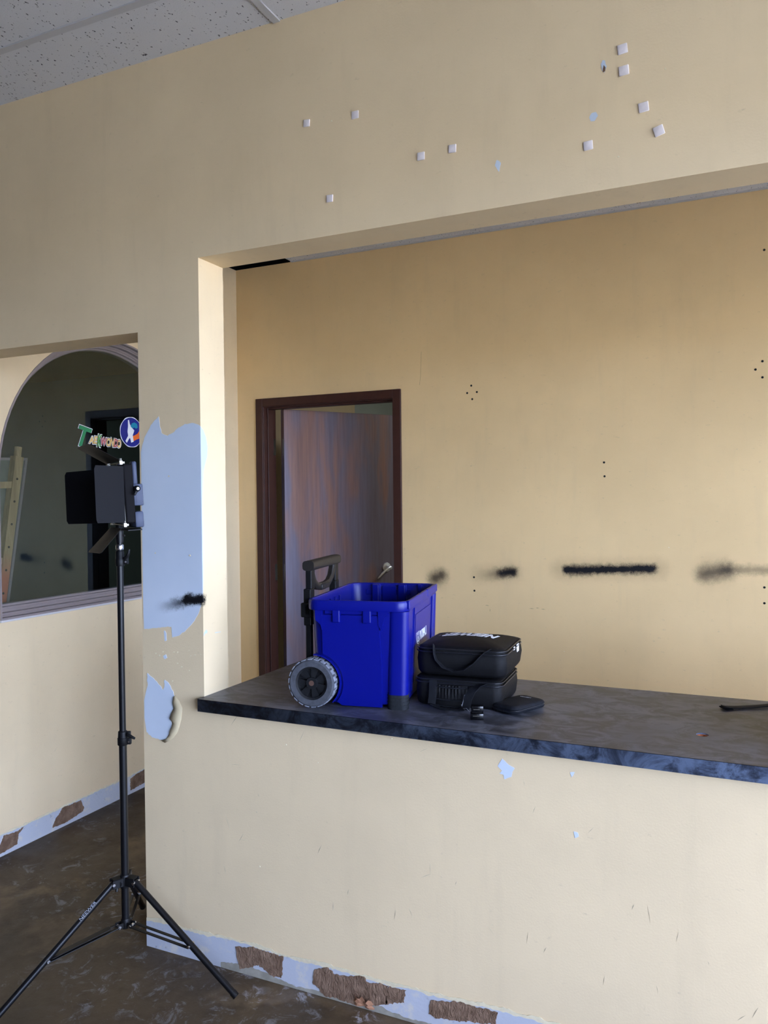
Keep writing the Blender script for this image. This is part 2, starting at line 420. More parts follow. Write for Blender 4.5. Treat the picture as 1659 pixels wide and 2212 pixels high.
M_dimceil = plain('dim_room_ceiling', (150, 136, 108), .9, 0, .1, .08, 3)
M_pine = None
t = NT('pine_rail')
zz = t.n('ShaderNodeSeparateXYZ'); t.L(t.co, zz.inputs[0])
g = t.noise(6, 6, .7, stretch=(6, 6, .5))
wc = t.mix(t.step(g, .35, .7), lin((170, 138, 88)), lin((214, 180, 122)))
t.set(t.mix(t.step(t.math('ADD', zz.outputs[2], t.math('MULTIPLY', t.noise(9), .16)), 1.33, 1.20), wc, lin((205, 110, 72))), rough=.6); M_pine = t.m
M_mesh = plain('dusty_panel', (112, 116, 100), .7, 0, .2, .2, 12)
M_dark = plain('dark_void', (12, 12, 12), .9)

# ------------------------------------------------------------------ room shell
bm = NB(); box(bm, XL-.2, XR+.2, YF-.2, 6.2, -.12, 0); struct(obj('floor', bm, M_floor))

# wall with the passage and the counter opening
bm = NB()
box(bm, XL, XW, 0, TW, 0, HL)
box(bm, XL, XR, 0, TW, HO, 3.3)
box(bm, XL, XA, 0, TW, HL, HO)
box(bm, 0, XA, 0, TW, 0, HL)
box(bm, XA, XR, 0, TW, 0, HC-.0385)
bmesh.ops.remove_doubles(bm, verts=bm.verts[:], dist=1e-5)
wallA = struct(obj('wall_front', bm, M_wallA)); wallA['label'] = 'cream wall with the counter opening and the passage'

# back wall with door opening ; frame outer -.878..0.074, top 2.085
DX0, DX1, DZ = -.878, .0737, 2.085
bm = NB()
box(bm, XW, DX0, YB, YB+.12, 0, 2.878); box(bm, DX1, XR, YB, YB+.12, 0, 2.878); box(bm, DX0, DX1, YB, YB+.12, DZ, 2.878)
bmesh.ops.remove_doubles(bm, verts=bm.verts[:], dist=1e-5)
wallB = struct(obj('wall_back', bm, M_back))

# ceilings
bm = NB(); box(bm, XL, XR, YF, 0, HK, HK+.03)
ceil = struct(obj('ceiling', bm, M_tile))
bm = NB()
yy = -.244
while yy > YF: box(bm, XL, XR, yy-.012, yy+.012, HK-.004, HK+.001); yy -= .61
xx = .548-1.22*4
while xx < XR:
    if xx > XL: box(bm, xx-.012, xx+.012, YF, 0, HK-.0045, HK+.0012)
    xx += 1.22
obj('ceiling_grid', bm, M_tbar, ceil)
bm = NB(); box(bm, -.62, XR, TW, YB, 2.878, 2.90)
cb = struct(obj('ceiling', bm, M_tile))
bm = NB(); box(bm, -.62, XR, YB-.018, YB+.001, 2.874, 2.879); obj('wall_angle', bm, M_tbar, cb)
# dark plenum above the missing tile
bm = NB(); box(bm, XW-.15, XR, TW, YB+1.2, 3.3, 3.34); box(bm, XW-.2, XW-.12, TW, YB+1.2, 2.9, 3.3); box(bm, XW-.15, XR, YB+1.15, YB+1.2, 2.95, 3.3)
struct(obj('ceiling', bm, M_dark))

# rear, left, right unseen walls of the front room, greyed to cut warm bounce (right and rear glazed: open frames)
bm = NB(); box(bm, XL-.12, XL, YF, 6, 0, 3.3); struct(obj('wall_left', bm, plain('grey_side_paint', (118, 118, 120), .8, 0, .2, .05, 3)))
bm = NB()
box(bm, XR, XR+.12, YF, -4.3, 0, 3.0); box(bm, XR, XR+.12, -2.25, -2.05, .15, 2.4); box(bm, XR, XR+.12, -4.3, -.12, 2.4, 3.0); box(bm, XR, XR+.12, -4.3, -.12, 0, .15); box(bm, XR, XR+.12, -.12, .70, 0, 3.3); box(bm, XR, XR+.12, .70, 1.50, 0, .15); box(bm, XR, XR+.12, .70, 1.50, 2.4, 3.3); box(bm, XR, XR+.12, 1.50, 6.0, 0, 3.3)
M_other = plain('grey_room_paint', (118, 118, 120), .8, 0, .2, .05, 3)
struct(obj('wall_right', bm, M_other))
bm = NB()
box(bm, XL, XR, YF-.12, YF, 0, 3.3)
struct(obj('wall_rear', bm, M_other))
for k, (x0, x1, y0, y1, n_) in enumerate([(XR+.02, XR+.08, -4.3, -2.25, 'y'), (XR+.02, XR+.08, -2.05, -.12, 'y'), (XR+.02, XR+.08, .70, 1.50, 'y')]):  # last: unseen back-room opening, added to light the back and window walls
    bm = NB()
    for q in range(3 if n_ == 'y' else 4):
        if n_ == 'y': yy = y0+(y1-y0)*q/2; box(bm, x0, x1, yy-.02, yy+.02, .12, 2.4)
        else: xx = x0+(x1-x0)*q/3; box(bm, xx-.02, xx+.02, y0, y1, 0, 2.6)
    struct(obj('window_%d' % (k+2), bm, M_steel))

# unseen roof slab over the whole unit, added to stop sun leaking in
bm = NB(); box(bm, XL-.3, XR+.15, YF-.3, 6.3, 3.34, 3.5); struct(obj('roof', bm, M_dark)).name = 'ceiling_sun_block'
# grey pavement and car park outside
bm = NB(); box(bm, XR+.12, 40, -40, 8, -.14, -.02); box(bm, -20, XR+.12, -40, YF-.2, -.14, -.02)
struct(obj('floor_outside', bm, plain('pavement', (148, 150, 152), .9, 0, .2, .1, 2))).name = 'floor_pavement'

# ------------------------------------------------------------------ window wall with arched opening
def arch(r, zb, n=36, cy=.98, cz=1.58):
    p = [(cy-r, zb), (cy+r, zb), (cy+r, cz)]
    for k in range(1, n): a = math.pi*k/n; p.append((cy+r*math.cos(a), cz+r*math.sin(a)))
    p.append((cy-r, cz)); return p
bm = NB(); box(bm, XW-.13, XW, TW, 3.6, 0, 2.878)
ww = obj('wall_left', bm, M_wall)
bm = NB(); prism(bm, arch(.69, .987), lambda a, b: Vector((XW+.05, a, b)), lambda a, b: Vector((XW-.2, a, b)))
cut = obj('cut', bm)
boolean(ww, [cut]); ww.name = 'wall_left'; struct(ww)
win = struct(empty('window_1', (XG, .98, 1.045)))
def inw(bm): bmesh.ops.translate(bm, verts=bm.verts[:], vec=(-XG, -.98, -1.045))
bm = NB()
prof = [(XW+.004, .692, .985), (XW+.004, .684, .994), (XW-.016, .682, .996), (XW-.020, .676, 1.003), (XW-.024, .676, 1.003), (XW-.026, .670, 1.010), (XW-.044, .668, 1.013), (XW-.048, .660, 1.022), (XW-.052, .660, 1.022), (XW-.054, .652, 1.031), (XW-.066, .650, 1.034), (XG-.002, .640, 1.045), (XG-.03, .640, 1.045), (XG-.03, .692, .985)]
loft(bm, [[(x, a, b) for a, b in arch(r, zb)] for x, r, zb in prof], close=True); inw(bm)
obj('window_frame', bm, M_mauve, win, smooth=20)
bm = NB(); prism(bm, arch(.645, 1.04), lambda a, b: Vector((XG, a, b)), lambda a, b: Vector((XG-.0005, a, b))); inw(bm)
# single optical surface
for f in [f for f in bm.faces if abs(f.normal.x) < .5]: bm.faces.remove(f)
vv = [v for v in bm.verts if abs(v.co.x+.0005) < 1e-5]; bmesh.ops.delete(bm, geom=vv, context='VERTS')
obj('glass_pane', bm, M_glass, win)
bm = NB(); box(bm, XW-.002, XW+.009, .285, 1.675, .977, .986, .002); inw(bm); obj('window_sill', bm, M_sill, win)

# dim room beyond the glass
bm = NB(); box(bm, XL, XW-.13, 3.6, 3.7, 0, 2.9); struct(obj('wall_dim_room', bm, M_dim)).name = 'wall_far_left'
bm = NB(); box(bm, XL, XW-.13, TW, 3.7, 2.64, 2.7); struct(obj('ceiling', bm, M_dimceil))

# ------------------------------------------------------------------ room beyond the door
bm = NB(); box(bm, XW-.13, 2.4, 5.2, 5.3, 0, 3.0); box(bm, 2.3, 2.4, YB+.12, 5.2, 0, 3.0); box(bm, XW-.13, XW, 3.6, 5.2, 0, 3.0)
struct(obj('wall_far_back', bm, plain('grey_green_wall', (176, 184, 176), .8, 0, .2, .05, 3)))
bm = NB(); box(bm, XW-.1, 2.4, YB+.12, 5.3, 2.75, 2.80); struct(obj('ceiling', bm, M_tbar))

# ------------------------------------------------------------------ door
dr = struct(empty('door_1', ((DX0+DX1)/2, YB, 0)))
ox = -(DX0+DX1)/2
def ind(bm): bmesh.ops.translate(bm, verts=bm.verts[:], vec=(ox, -YB, 0))
bm = NB(); fw = .048
def U(bm, w0, w1, y0, y1, bev=.0015):
    """U shaped casing between insets w0..w1"""
    box(bm, DX0+w0, DX0+w1, y0, y1, 0, DZ-w0, bev, 1); box(bm, DX1-w1, DX1-w0, y0, y1, 0, DZ-w0, bev, 1)
    box(bm, DX0+w1-.0005, DX1-w1+.0005, y0, y1, DZ-w1, DZ-w0, bev, 1)
U(bm, 0, fw, YB-.014, YB+.135); U(bm, fw-.002, fw+.012, YB+.03, YB+.09)
U(bm, fw-.001, fw+.004, YB-.006, YB+.03)
ind(bm); obj('door_frame', bm, M_frame, dr)
hx, hy = -.772, YB+.125; ang = math.atan2(.833, .552)
def leafM(): return Matrix.Translation((hx+ox, hy-YB, 0)) @ Matrix.Rotation(ang, 4, 'Z')
bm = NB(); box(bm, .004, .80, -.004, .040, .012, 2.032, .0015, 1, M=None)
bmesh.ops.transform(bm, matrix=leafM(), verts=bm.verts[:]); leaf = obj('door_leaf', bm, M_door, dr)
# lever handle on the camera side of the leaf (local -y)
bm = NB(); hz = 1.022; hxx = .735
lathe(bm, [(.0, -.004), (.031, -.004), (.031, -.010), (.028, -.014), (.014, -.016), (.012, -.045), (.0125, -.058), (.0, -.060)], origin=(hxx, 0, hz), axis='Y', seg=32)
pts = [(hxx+.004, -.050, hz+.002), (hxx-.012, -.056, hz), (hxx-.035, -.058, hz-.012), (hxx-.060, -.058, hz-.032), (hxx-.085, -.056, hz-.055), (hxx-.096, -.054, hz-.066)]
tube(bm, pts, [.012, .011, .0085, .0075, .006, .003], seg=14)
bmesh.ops.transform(bm, matrix=leafM(), verts=bm.verts[:]); hd = obj('door_handle', bm, plain('satin_lever_metal', (235, 236, 240), .25, .55), leaf, smooth=40); hd['label'] = 'chrome lever handle'
for hz_ in (.25, 1.03, 1.80):
    bm = NB(); box(bm, DX0+fw+.0005, DX0+fw+.004, YB+.095, YB+.128, hz_-.05, hz_+.05, .001, 1); tube(bm, [(hx-.004, YB+.137, hz_-.05), (hx-.004, YB+.137, hz_+.05)], .006, 10)
    ind(bm); obj('hinge', bm, M_steel, dr)

# ------------------------------------------------------------------ wall wear
def wallchild(name, bm, mat, parent=wallA, lab=None):
    o = obj(name, bm, mat, parent)
    if lab: o['label'] = lab
    return o
EDGE = lambda p: p.x < .016 or p.x > .2445
MAIN = [(0.006, 1.60), (0.006, 1.64), (0.012, 1.663), (0.024, 1.692), (0.049, 1.728), (0.082, 1.755), (0.086, 1.726), (0.093, 1.7), (0.105, 1.694), (0.117, 1.69), (0.139, 1.699), (0.162, 1.715), (0.188, 1.725), (0.217, 1.727), (0.242, 1.72), (0.248, 1.715), (0.248, 1.171), (0.235, 1.131), (0.212, 1.094), (0.176, 1.06), (0.15, 1.045), (0.124, 1.037), (0.121, 1.072), (0.1, 1.07), (0.056, 1.064), (0.008, 1.058), (0.006, 1.109), (0.006, 1.443)]
bm = NB(); plate_y(bm, rag(MAIN, .006, .0016, 1, EDGE), -.0001, .0007); wallchild('peeled_patch', bm, M_patchspray, lab='large peeled patch of pale blue primer on the pillar')
LOW = [(0.019, 0.913), (0.029, 0.905), (0.053, 0.891), (0.076, 0.872), (0.085, 0.863), (0.089, 0.873), (0.091, 0.897), (0.107, 0.888), (0.123, 0.865), (0.129, 0.842), (0.127, 0.807), (0.115, 0.774), (0.121, 0.748), (0.107, 0.72), (0.093, 0.702), (0.063, 0.699), (0.036, 0.701), (0.012, 0.717), (0.004, 0.763), (0.004, 0.822), (0.012, 0.85), (0.02, 0.875), (0.018, 0.894)]
bm = NB(); plate_y(bm, rag(LOW, .005, .003, 2, EDGE), -.0001, .0008); wallchild('peeled_patch', bm, M_patchblue, lab='small peeled patch low on the pillar')
# torn, curling paint beside the low patch
bm = NB()
inner = [(.129, .846), (.127, .826), (.126, .807), (.118, .79), (.114, .774), (.121, .76), (.120, .748), (.113, .732), (.106, .720), (.098, .706), (.080, .698)]
outer = [(.134, .850), (.150, .832), (.161, .811), (.158, .79), (.156, .774), (.150, .757), (.146, .744), (.139, .729), (.126, .713), (.110, .700), (.088, .690)]
ri = [bm.verts.new((a, -.005-.003*math.sin(i*2.1), b)) for i, (a, b) in enumerate(inner)]
rm = [bm.verts.new(((a+c)/2, -.0045, (b+d)/2)) for (a, b), (c, d) in zip(inner, outer)]
ro = [bm.verts.new((c, -.0006, d)) for c, d in outer]
for i in range(len(ri)-1): bm.faces.new((ri[i], ri[i+1], rm[i+1], rm[i])); bm.faces.new((rm[i], rm[i+1], ro[i+1], ro[i]))
c_ = obj('curling_paint', bm, plain('curled_beige_paint', (190, 174, 140), .7), wallA, smooth=60)
sm = c_.modifiers.new('s', 'SOLIDIFY'); sm.thickness = .0005
bm = NB()
for P_ in ([(0.09, 1.057), (0.095, 1.058), (0.1, 1.05), (0.101, 1.026), (0.093, 1.023)], [(0.085, 0.974), (0.097, 0.981), (0.102, 0.97), (0.092, 0.964)]): plate_y(bm, P_, -.0001, .0006)
wallchild('paint_chip', bm, M_patchblue)
bm = NB(); random.seed(3)
for (a, b) in [(0.055, 0.98), (0.085, 0.988), (0.129, 0.99), (0.145, .991), (0.197, 0.983), (0.214, 0.987), (0.143, 0.955), (0.19, 0.935), (0.122, 0.895), (.07, .975), (.236, .99), (.16, .945), (.19, 1.0)]:
    w = random.uniform(.0015, .005); h = random.uniform(.001, .0025); plate_y(bm, rag([(a-w, b), (a, b+h), (a+w, b+.001), (a, b-h)], .002, .001, a), -.0001, .0008)
wallchild('paint_scratch', bm, M_cream_edge)
# patch wrapping round the pillar corner
JP = [(0, 1.715), (.012, 1.705), (.026, 1.683), (.034, 1.65), (.031, 1.62), (.022, 1.60), (.012, 1.575), (.005, 1.50), (.003, 1.42), (.004, 1.33), (.003, 1.24), (.0, 1.18)]
bm = NB(); plate_x(bm, [(max(p[0], -.0006), p[1]) for p in JP], XA+.0001, .0005); wallchild('peeled_patch', bm, plain('pale_primer', (196, 208, 218), .6), lab='pale peeled sliver wrapping the pillar corner')
bm = NB(); plate_x(bm, rag([(.004, 1.06), (.014, 1.068), (.02, 1.062), (.016, 1.056), (.008, 1.058), (.002, 1.05)], .003, .001, 5), XA+.0001, .0006)
plate_x(bm, rag([(.06, 1.052), (.09, 1.050), (.09, 1.0485), (.06, 1.05)], .004, .0005, 6), XA+.0001, .0006)
wallchild('paint_scratch', bm, M_patchblue)
# chips of the wall
for nm, P_, mt in [('paint_chip', [(1.221, 2.37), (1.231, 2.36), (1.226, 2.337), (1.215, 2.356)], M_patchblue), ('paint_chip', [(1.21, 0.763), (1.223, 0.785), (1.232, 0.778), (1.24, .771), (1.257, 0.763), (1.25, .752), (1.248, 0.739), (1.229, 0.73), (1.226, .742), (1.215, 0.744), (1.222, .752)], M_patchblue),
                   ('paint_chip', [(1.489, 2.556), (1.493, 2.565), (1.499, 2.562), (1.503, 2.548), (1.497, 2.533), (1.491, 2.540)], M_patchblue),
                   ('paint_chip', [(1.460, 2.430), (1.466, 2.440), (1.476, 2.441), (1.481, 2.431), (1.473, 2.420), (1.463, 2.420)], M_patchblue),
                   ('paint_chip', [(1.403, .772), (1.414, .775), (1.411, .766), (1.406, .760)], M_patchblue), ('paint_chip', [(1.411, .621), (1.421, .619), (1.424, .610), (1.414, .604)], M_patchblue)]:
    bm = NB(); plate_y(bm, rag(P_, .003, .0012, P_[0][0]), -.0001, .0006); wallchild(nm, bm, mt)
bm = NB(); plate_y(bm, [(1.496, 2.552), (1.5, 2.545), (1.499, 2.536), (1.493, 2.535), (1.494, 2.544)], -.0007, .0005); wallchild('paint_chip', bm, M_brown)
# small nail pops and specks
bm = NB()
for (a, b, r) in [(.729, 2.572, .003), (-.305, 2.338, .003), (.041, 2.11, .002), (1.0, 2.65, .002), (1.64, 2.51, .002), (1.53, 2.32, .0025), (.2, 2.2, .002), (.9, .80, .003), (.55, .74, .003), (1.0, .81, .003), (.12, 1.56, .004), (.06, 1.31, .0035), (.2, 1.305, .005), (1.05, .80, .002), (.66, .7, .002), (.45, .35, .003)]:
    bmesh.ops.create_icosphere(bm, subdivisions=1, radius=r, matrix=Matrix.Translation((a, -.0002, b)) @ Matrix.Diagonal((1, .5, .8, 1)))
wallchild('paint_speck', bm, M_cream_edge)
# stripped baseboard strip on the counter wall
def strip(plate, top, zmin, seed, mat, name, parent, base, t_):
    pts = [(top[0][0], zmin)]+[(top[-1][0], zmin)]+top[::-1]
    bm = NB(); plate(bm, rag(pts, .007, .0035, seed, lambda p: p.y < zmin+.004 or p.x < .003), base, t_); return wallchild(name, bm, mat, parent)
TOPA = [(0, .088), (.061, .094), (.152, .092), (.241, .091), (.328, .099), (.361, .099), (.428, .097), (.533, .092), (.673, .094), (.784, .094), (.884, .09), (.939, .098), (1.014, .094), (1.106, .099), (1.207, .105), (1.5, .1), (1.9, .1), (2.4, .098), (3.2, .1)]
strip(plate_y, [(a, b+.007+.004*math.sin(a*31)) for a, b in TOPA], .001, 21, M_cream_edge, 'torn_paint_edge', wallA, -.0001, .0016)
strip(plate_y, [(a, b-.003) for a, b in TOPA], .001, 11, M_baseblue, 'baseboard_scar', wallA, -.0001, .0020)
strip(plate_y, [(a, .020+.012*math.sin(a*17+1)) for a in [0.3+.09*k for k in range(32)]], .0012, 13, M_greybase, 'baseboard_scar', wallA, -.0002, .0026)
BR = [[(0.357, 0.08), (0.428, 0.093), (0.533, 0.09), (0.524, 0.022), (0.492, 0.021), (0.444, 0.044), (0.402, 0.024), (0.373, 0.013)],
      [(0.642, 0.078), (0.688, 0.093), (0.71, 0.078), (0.806, 0.095), (0.82, 0.082), (0.884, 0.088), (0.876, 0.031), (0.783, 0.007), (0.709, 0.008), (0.672, 0.008), (0.634, 0.036)],
      [(0.884, 0.085), (0.939, 0.089), (0.932, 0.052), (0.876, 0.034)], [(1.014, 0.08), (1.106, 0.097), (1.207, 0.096), (1.201, 0.062), (1.033, 0.034), (1.007, 0.04)],
      [(1.42, .09), (1.7, .095), (1.72, .03), (1.5, .012), (1.44, .03)], [(1.9, .09), (2.3, .09), (2.3, .02), (1.95, .01)]]
for i, P_ in enumerate(BR):
    bm = NB(); plate_y(bm, rag(P_, .005, .004, 30+i), -.0003, .0034); wallchild('glue_patch', bm, M_brown, lab='rough brown patch where the baseboard was torn off')
# flap of torn brown paper
bm = NB()
gp = [[bm.verts.new((.775+.062*u/8+.004*math.sin(w*2.3), -.0045-.014*(w/5)*(u/8)**.5-.003*math.sin(u*1.3), .006+(.030+.006*math.sin(u*1.9))*w/5)) for u in range(9)] for w in range(6)]
for a in range(5):
    for b in range(8): bm.faces.new((gp[a][b], gp[a][b+1], gp[a+1][b+1], gp[a+1][b]))
wallchild('torn_paper', bm, plain('torn_brown_paper', (168, 122, 92), .8))
# same on the window wall
TOPW = [(.13, .09), (0.267, 0.089), (0.389, 0.086), (0.588, 0.088), (0.707, 0.089), (0.966, 0.090), (1.143, 0.094), (1.6, .09), (2.0, .09)]
strip(plate_x, [(a, b+.008) for a, b in TOPW], .001, 51, M_cream_edge, 'torn_paint_edge', ww, XW+.0001, .0010)
strip(plate_x, TOPW, .001, 52, M_baseblue, 'baseboard_scar', ww, XW+.0001, .0016)
for i, P_ in enumerate([[(.2, .05), (0.266, 0.053), (0.286, 0.086), (0.352, 0.076), (0.389, 0.084), (0.356, 0.062), (0.351, 0.023), (0.307, 0.017), (0.2, 0.012)],
        [(0.538, 0.02), (0.55, 0.042), (0.597, 0.087), (0.707, 0.085), (0.726, 0.042), (0.717, 0.028), (0.62, 0.015), (0.544, 0.018)], [(1.032, 0.076), (1.08, 0.089), (1.143, 0.094), (1.3, .09), (1.3, .025), (1.142, 0.025), (1.031, 0.019)]]):
    bm = NB(); plate_x(bm, rag(P_, .005, .003, 60+i), XW+.0002, .0030); wallchild('glue_patch', bm, M_brown, ww)
# screw holes in the back wall
bm = NB()
for (a, b) in [(0.481, 2.076), (0.458, 2.038), (0.512, 2.040), (0.486, 2.004), (1.17, 1.648), (1.172, 1.579), (0.488, 1.053), (0.49, 0.981), (1.882, 2.093), (1.853, 2.057), (1.882, 2.019), (1.889, 1.052), (1.889, 0.979), (2.1, 1.6), (1.89, 2.6)]:
    lathe(bm, [(.0055, 0), (.0055, -.0008)], origin=(a, YB+.0002, b), axis='Y', seg=12)
wallchild('screw_hole', bm, M_dark, wallB)
# hairline crack over the door and scuffs
bm = NB(); tube(bm, [(0.196, YB, 2.28), (.193, YB, 2.2), (.19, YB, 2.15), (0.184, YB, 2.099)], .0006, 6)
wallchild('hairline_crack', bm, plain('crack', (150, 130, 95), .9), wallB)
bm = NB()
for (a, b, w) in [(.56, .905, .012), (.575, .88, .001), (.80, .90, .014), (.83, .905, .01), (.86, .90, .012)]: plate_y(bm, [(a-w, b), (a, b+.0012), (a+w, b), (a, b-.0012)] if w > .002 else [(a, b-.01), (a+.001, b), (a, b+.01), (a-.001, b)], YB-.0001, .0004)
wallchild('scuff_mark', bm, plain('scuff', (140, 122, 96), .9), wallB)
# scratch marks on counter front wall
bm = NB(); random.seed(9)
for k in range(34):
    a = random.uniform(.3, 2.0); b = random.uniform(.2, .78); L = random.uniform(.008, .05); th = random.gauss(1.2, .7); dx, dz = math.cos(th)*L, math.sin(th)*L; w = random.uniform(.0004, .0009)
    plate_y(bm, [(a, b), (a+dx/2+w, b+dz/2), (a+dx, b+dz), (a+dx/2-w, b+dz/2+w)], -.0001, .0003)
wallchild('scuff_mark', bm, plain('scuff_front', (172, 156, 128), .9))

# ------------------------------------------------------------------ adhesive squares
M_pad = plain('white_foam_pad', (226, 218, 218), .7, 0, .2, .05, 80, .2, 200)
pads = [(0.647, 2.582, 4, .021, 'faint cream adhesive square, leftmost of the upper pair near the ceiling'),
        (0.806, 2.573, 0, .022, 'faint cream adhesive square, right one of the upper left pair'),
        (0.721, 2.351, 2, .021, 'lone pale adhesive square low above the left end of the counter opening'),
        (1.006, 2.419, 0, .022, 'white adhesive square, left one of the pair above the middle of the opening'),
        (1.097, 2.422, 2, .022, 'white adhesive square, right one of the pair above the middle of the opening'),
        (1.457, 2.361, -4, .023, 'white adhesive square closest to the opening head among the right cluster'),
        (1.541, 2.580, -6, .024, 'white adhesive square, topmost of the right cluster'),
        (1.544, 2.527, -4, .024, 'white adhesive square directly under the topmost one'),
        (1.590, 2.428, -6, .024, 'white adhesive square in the right cluster just above the tilted one'),
        (1.625, 2.364, -16, .024, 'tilted white adhesive square, rightmost of all on the wall')]
for x, z, rot, s, lab in pads:
    bm = NB(); box(bm, -s/2, s/2, -.0035, 0, -s/2, s/2, .0016, 2)
    o = obj('adhesive_square', bm, M_pad, None, smooth=50, loc=(x, 0, z)); o.rotation_euler = (0, math.radians(rot), 0)
    tag(o, lab, 'sticky pad', 'adhesive squares on the front wall')

# ------------------------------------------------------------------ counter
cu = bpy.data.curves.new('c', 'CURVE'); cu.dimensions = '2D'; cu.fill_mode = 'BOTH'; cu.extrude = .0194
x0, x1, y0, y1 = XA, XR-.01, -.0345, .6095
ct = tag(empty('counter', (1.5, .28, HC-.0388)), 'long slate grey laminate counter top running through the wall opening', 'counter')
for pts in ([(x0, y0), (x1, y0), (x1, y1), (x0, y1)], [(1.711+.0155*math.cos(k*math.pi/14), .175+.0155*math.sin(k*math.pi/14)) for k in range(28)]):
    sp = cu.splines.new('POLY'); sp.points.add(len(pts)-1); sp.use_cyclic_u = True
    for i, p in enumerate(pts): sp.points[i].co = (p[0]-1.5, p[1]-.28, .0194, 1)
tmp = bpy.data.objects.new('tmp', cu); C.objects.link(tmp)
dg = bpy.context.evaluated_depsgraph_get(); dg.update(); me = bpy.data.meshes.new_from_object(tmp.evaluated_get(dg)); bpy.data.objects.remove(tmp)
me.materials.clear(); me.materials.append(M_lam); me.materials.append(M_lamedge)
for p in me.polygons: p.material_index = 1 if abs(p.normal.z) < .5 else 0
link('counter_top', me, None, ct)
bm = NB(); lathe(bm, [(.0158, .004), (.0158, .0355), (.0135, .0355), (.0135, .004)], origin=(1.711-1.5, .175-.28, 0), seg=28, close=True)
lathe(bm, [(.0155, .006), (.0155, .016)], origin=(1.711-1.5, .175-.28, 0), seg=28); obj('cable_hole', bm, M_particle, ct)
bm = NB(); box(bm, XA-1.5, XR-1.51, y0-.28-.0006, y0-.28+.001, .0383, .0392); obj('edge_seam', bm, M_black, ct)
# legs of the counter behind the wall so it is carried
bm = NB()
for px in (1.3, 2.4): box(bm, px-1.5-.02, px-1.5+.02, TW-.28, .56-.28, -(HC-.0388), 0)
obj('support_panel', bm, M_wall, ct)

# ------------------------------------------------------------------ rolling tote
TH = .19
tote = tag(empty('rolling_tote', (.717, .298, HC), TH), 'open bright blue plastic rolling tote with grey wheels standing on the counter', 'tote')
H = .322
def lp(w, l, r, z, n=7): return [(a, b, z) for a, b in rrect(w, l, r, n)]
bm = NB()
outer_ = [lp(.272, .448, .034, .012), lp(.276, .452, .036, .02), lp(.290, .474, .038, .20), lp(.297, .482, .038, .290)]
rim_ = [lp(.300, .486, .038, .291), lp(.314, .506, .040, .292), lp(.316, .508, .040, .296), lp(.316, .508, .040, .316), lp(.312, .504, .040, .322), lp(.298, .488, .036, .322), lp(.294, .482, .036, .320)]
inner_ = [lp(.290, .476, .036, .310), lp(.284, .466, .036, .20), lp(.266, .442, .032, .024), lp(.240, .42, .03, .018)]
loft(bm, outer_+rim_+inner_)
body = obj('tote_body', bm, M_blue, tote)
cutters = []
for s in (-1, 1):
    c1 = NB(); lathe(c1, [(.084, -.04), (.084, .04)], origin=(-.136, s*(.228), .073), axis='Y', seg=48); cutters.append(obj('cut', c1))
for c_ in cutters: c_.parent = tote
bpy.context.view_layer.update()
boolean(body, cutters)
for p in body.data.polygons: p.use_smooth = True
body.data.set_sharp_from_angle(angle=math.radians(32))
# wheel wells, raised panels, corner columns, clips, ribs
def y_at(z): return -(.448+(.482-.448)*(z-.012)/.278)/2
def x_at(z): return (.272+(.297-.272)*(z-.012)/.278)/2
for s in (-1, 1):
    bm = NB()
    lathe(bm, [(.0842, 0), (.0842, .038), (.0815, .038), (.0815, 0)], origin=(-.136, s*.226-.019, .073), axis='Y', seg=48, close=True)
    for v in list(bm.verts):
        if v.co.z < .008 or v.co.x < -.142: bm.verts.remove(v)
    obj('wheel_well', bm, M_blue, tote)
def face_plate(bm, pts, d0, d1, side=-1):
    """plate on the sloping narrow end faces"""
    prism(bm, pts, lambda a, z: Vector((a, side*(-y_at(z)+d1), z)), lambda a, z: Vector((a, side*(-y_at(z)-d0), z)))
well = [(-.136+.090*math.cos(math.radians(a)), .073+.090*math.sin(math.radians(a))) for a in range(72, -46, -8)]
for s in (-1, 1):
    bm = NB()
    pan = [(-.108, .278), (-.108, well[0][1])]+well+[(-.052, .004), (.072, .003), (.074, .12), (.068, .262), (.064, .278)]
    face_plate(bm, pan, .002, .007, s)
    obj('end_panel', bm, M_blue, tote)
    bm = NB() # rim skirt tabs and gussets
    for a, b in ((-.074, -.050), (.020, .046)):
        box(bm, a, b, s*.2385-.014, s*.2385+.014, .256, .318, .003, 2)
    face_plate(bm, [(-.128, .292), (-.128, .262), (-.112, .248), (-.108, .232), (-.106, .292)], .001, .009, s)
    face_plate(bm, [(.066, .292), (.068, .250), (.074, .235), (.086, .27), (.10, .292)], .001, .009, s)
    box(bm, -.10, .064, s*.2405-.006, s*.2405+.006, .280, .300, .002, 1)
    obj('rim_clip', bm, M_blue, tote)
    bm = NB() # corner column
    lo = [[(a, b*1, z) for a, b in rrect(.062, .046, .020, 6, .117+.0085*(z/.29), s*(.214+.0085*(z/.29)))] for z in (.040, .12, .20, .291)]
    loft(bm, lo); obj('corner_column', bm, M_blue, tote, smooth=40)
    bm = NB(); loft(bm, [[(a, b, z) for a, b in rrect(.062, .048, .020, 6, .118, s*.214)] for z in (0, .002, .050)])
    for zz_ in (.012, .022, .032, .042): loft(bm, [[(a, b, z) for a, b in rrect(.0645, .0505, .021, 6, .118, s*.214)] for z in (zz_-.0015, zz_+.0015)])
    obj('rubber_foot', bm, M_foot, tote, smooth=30)
bm = NB()
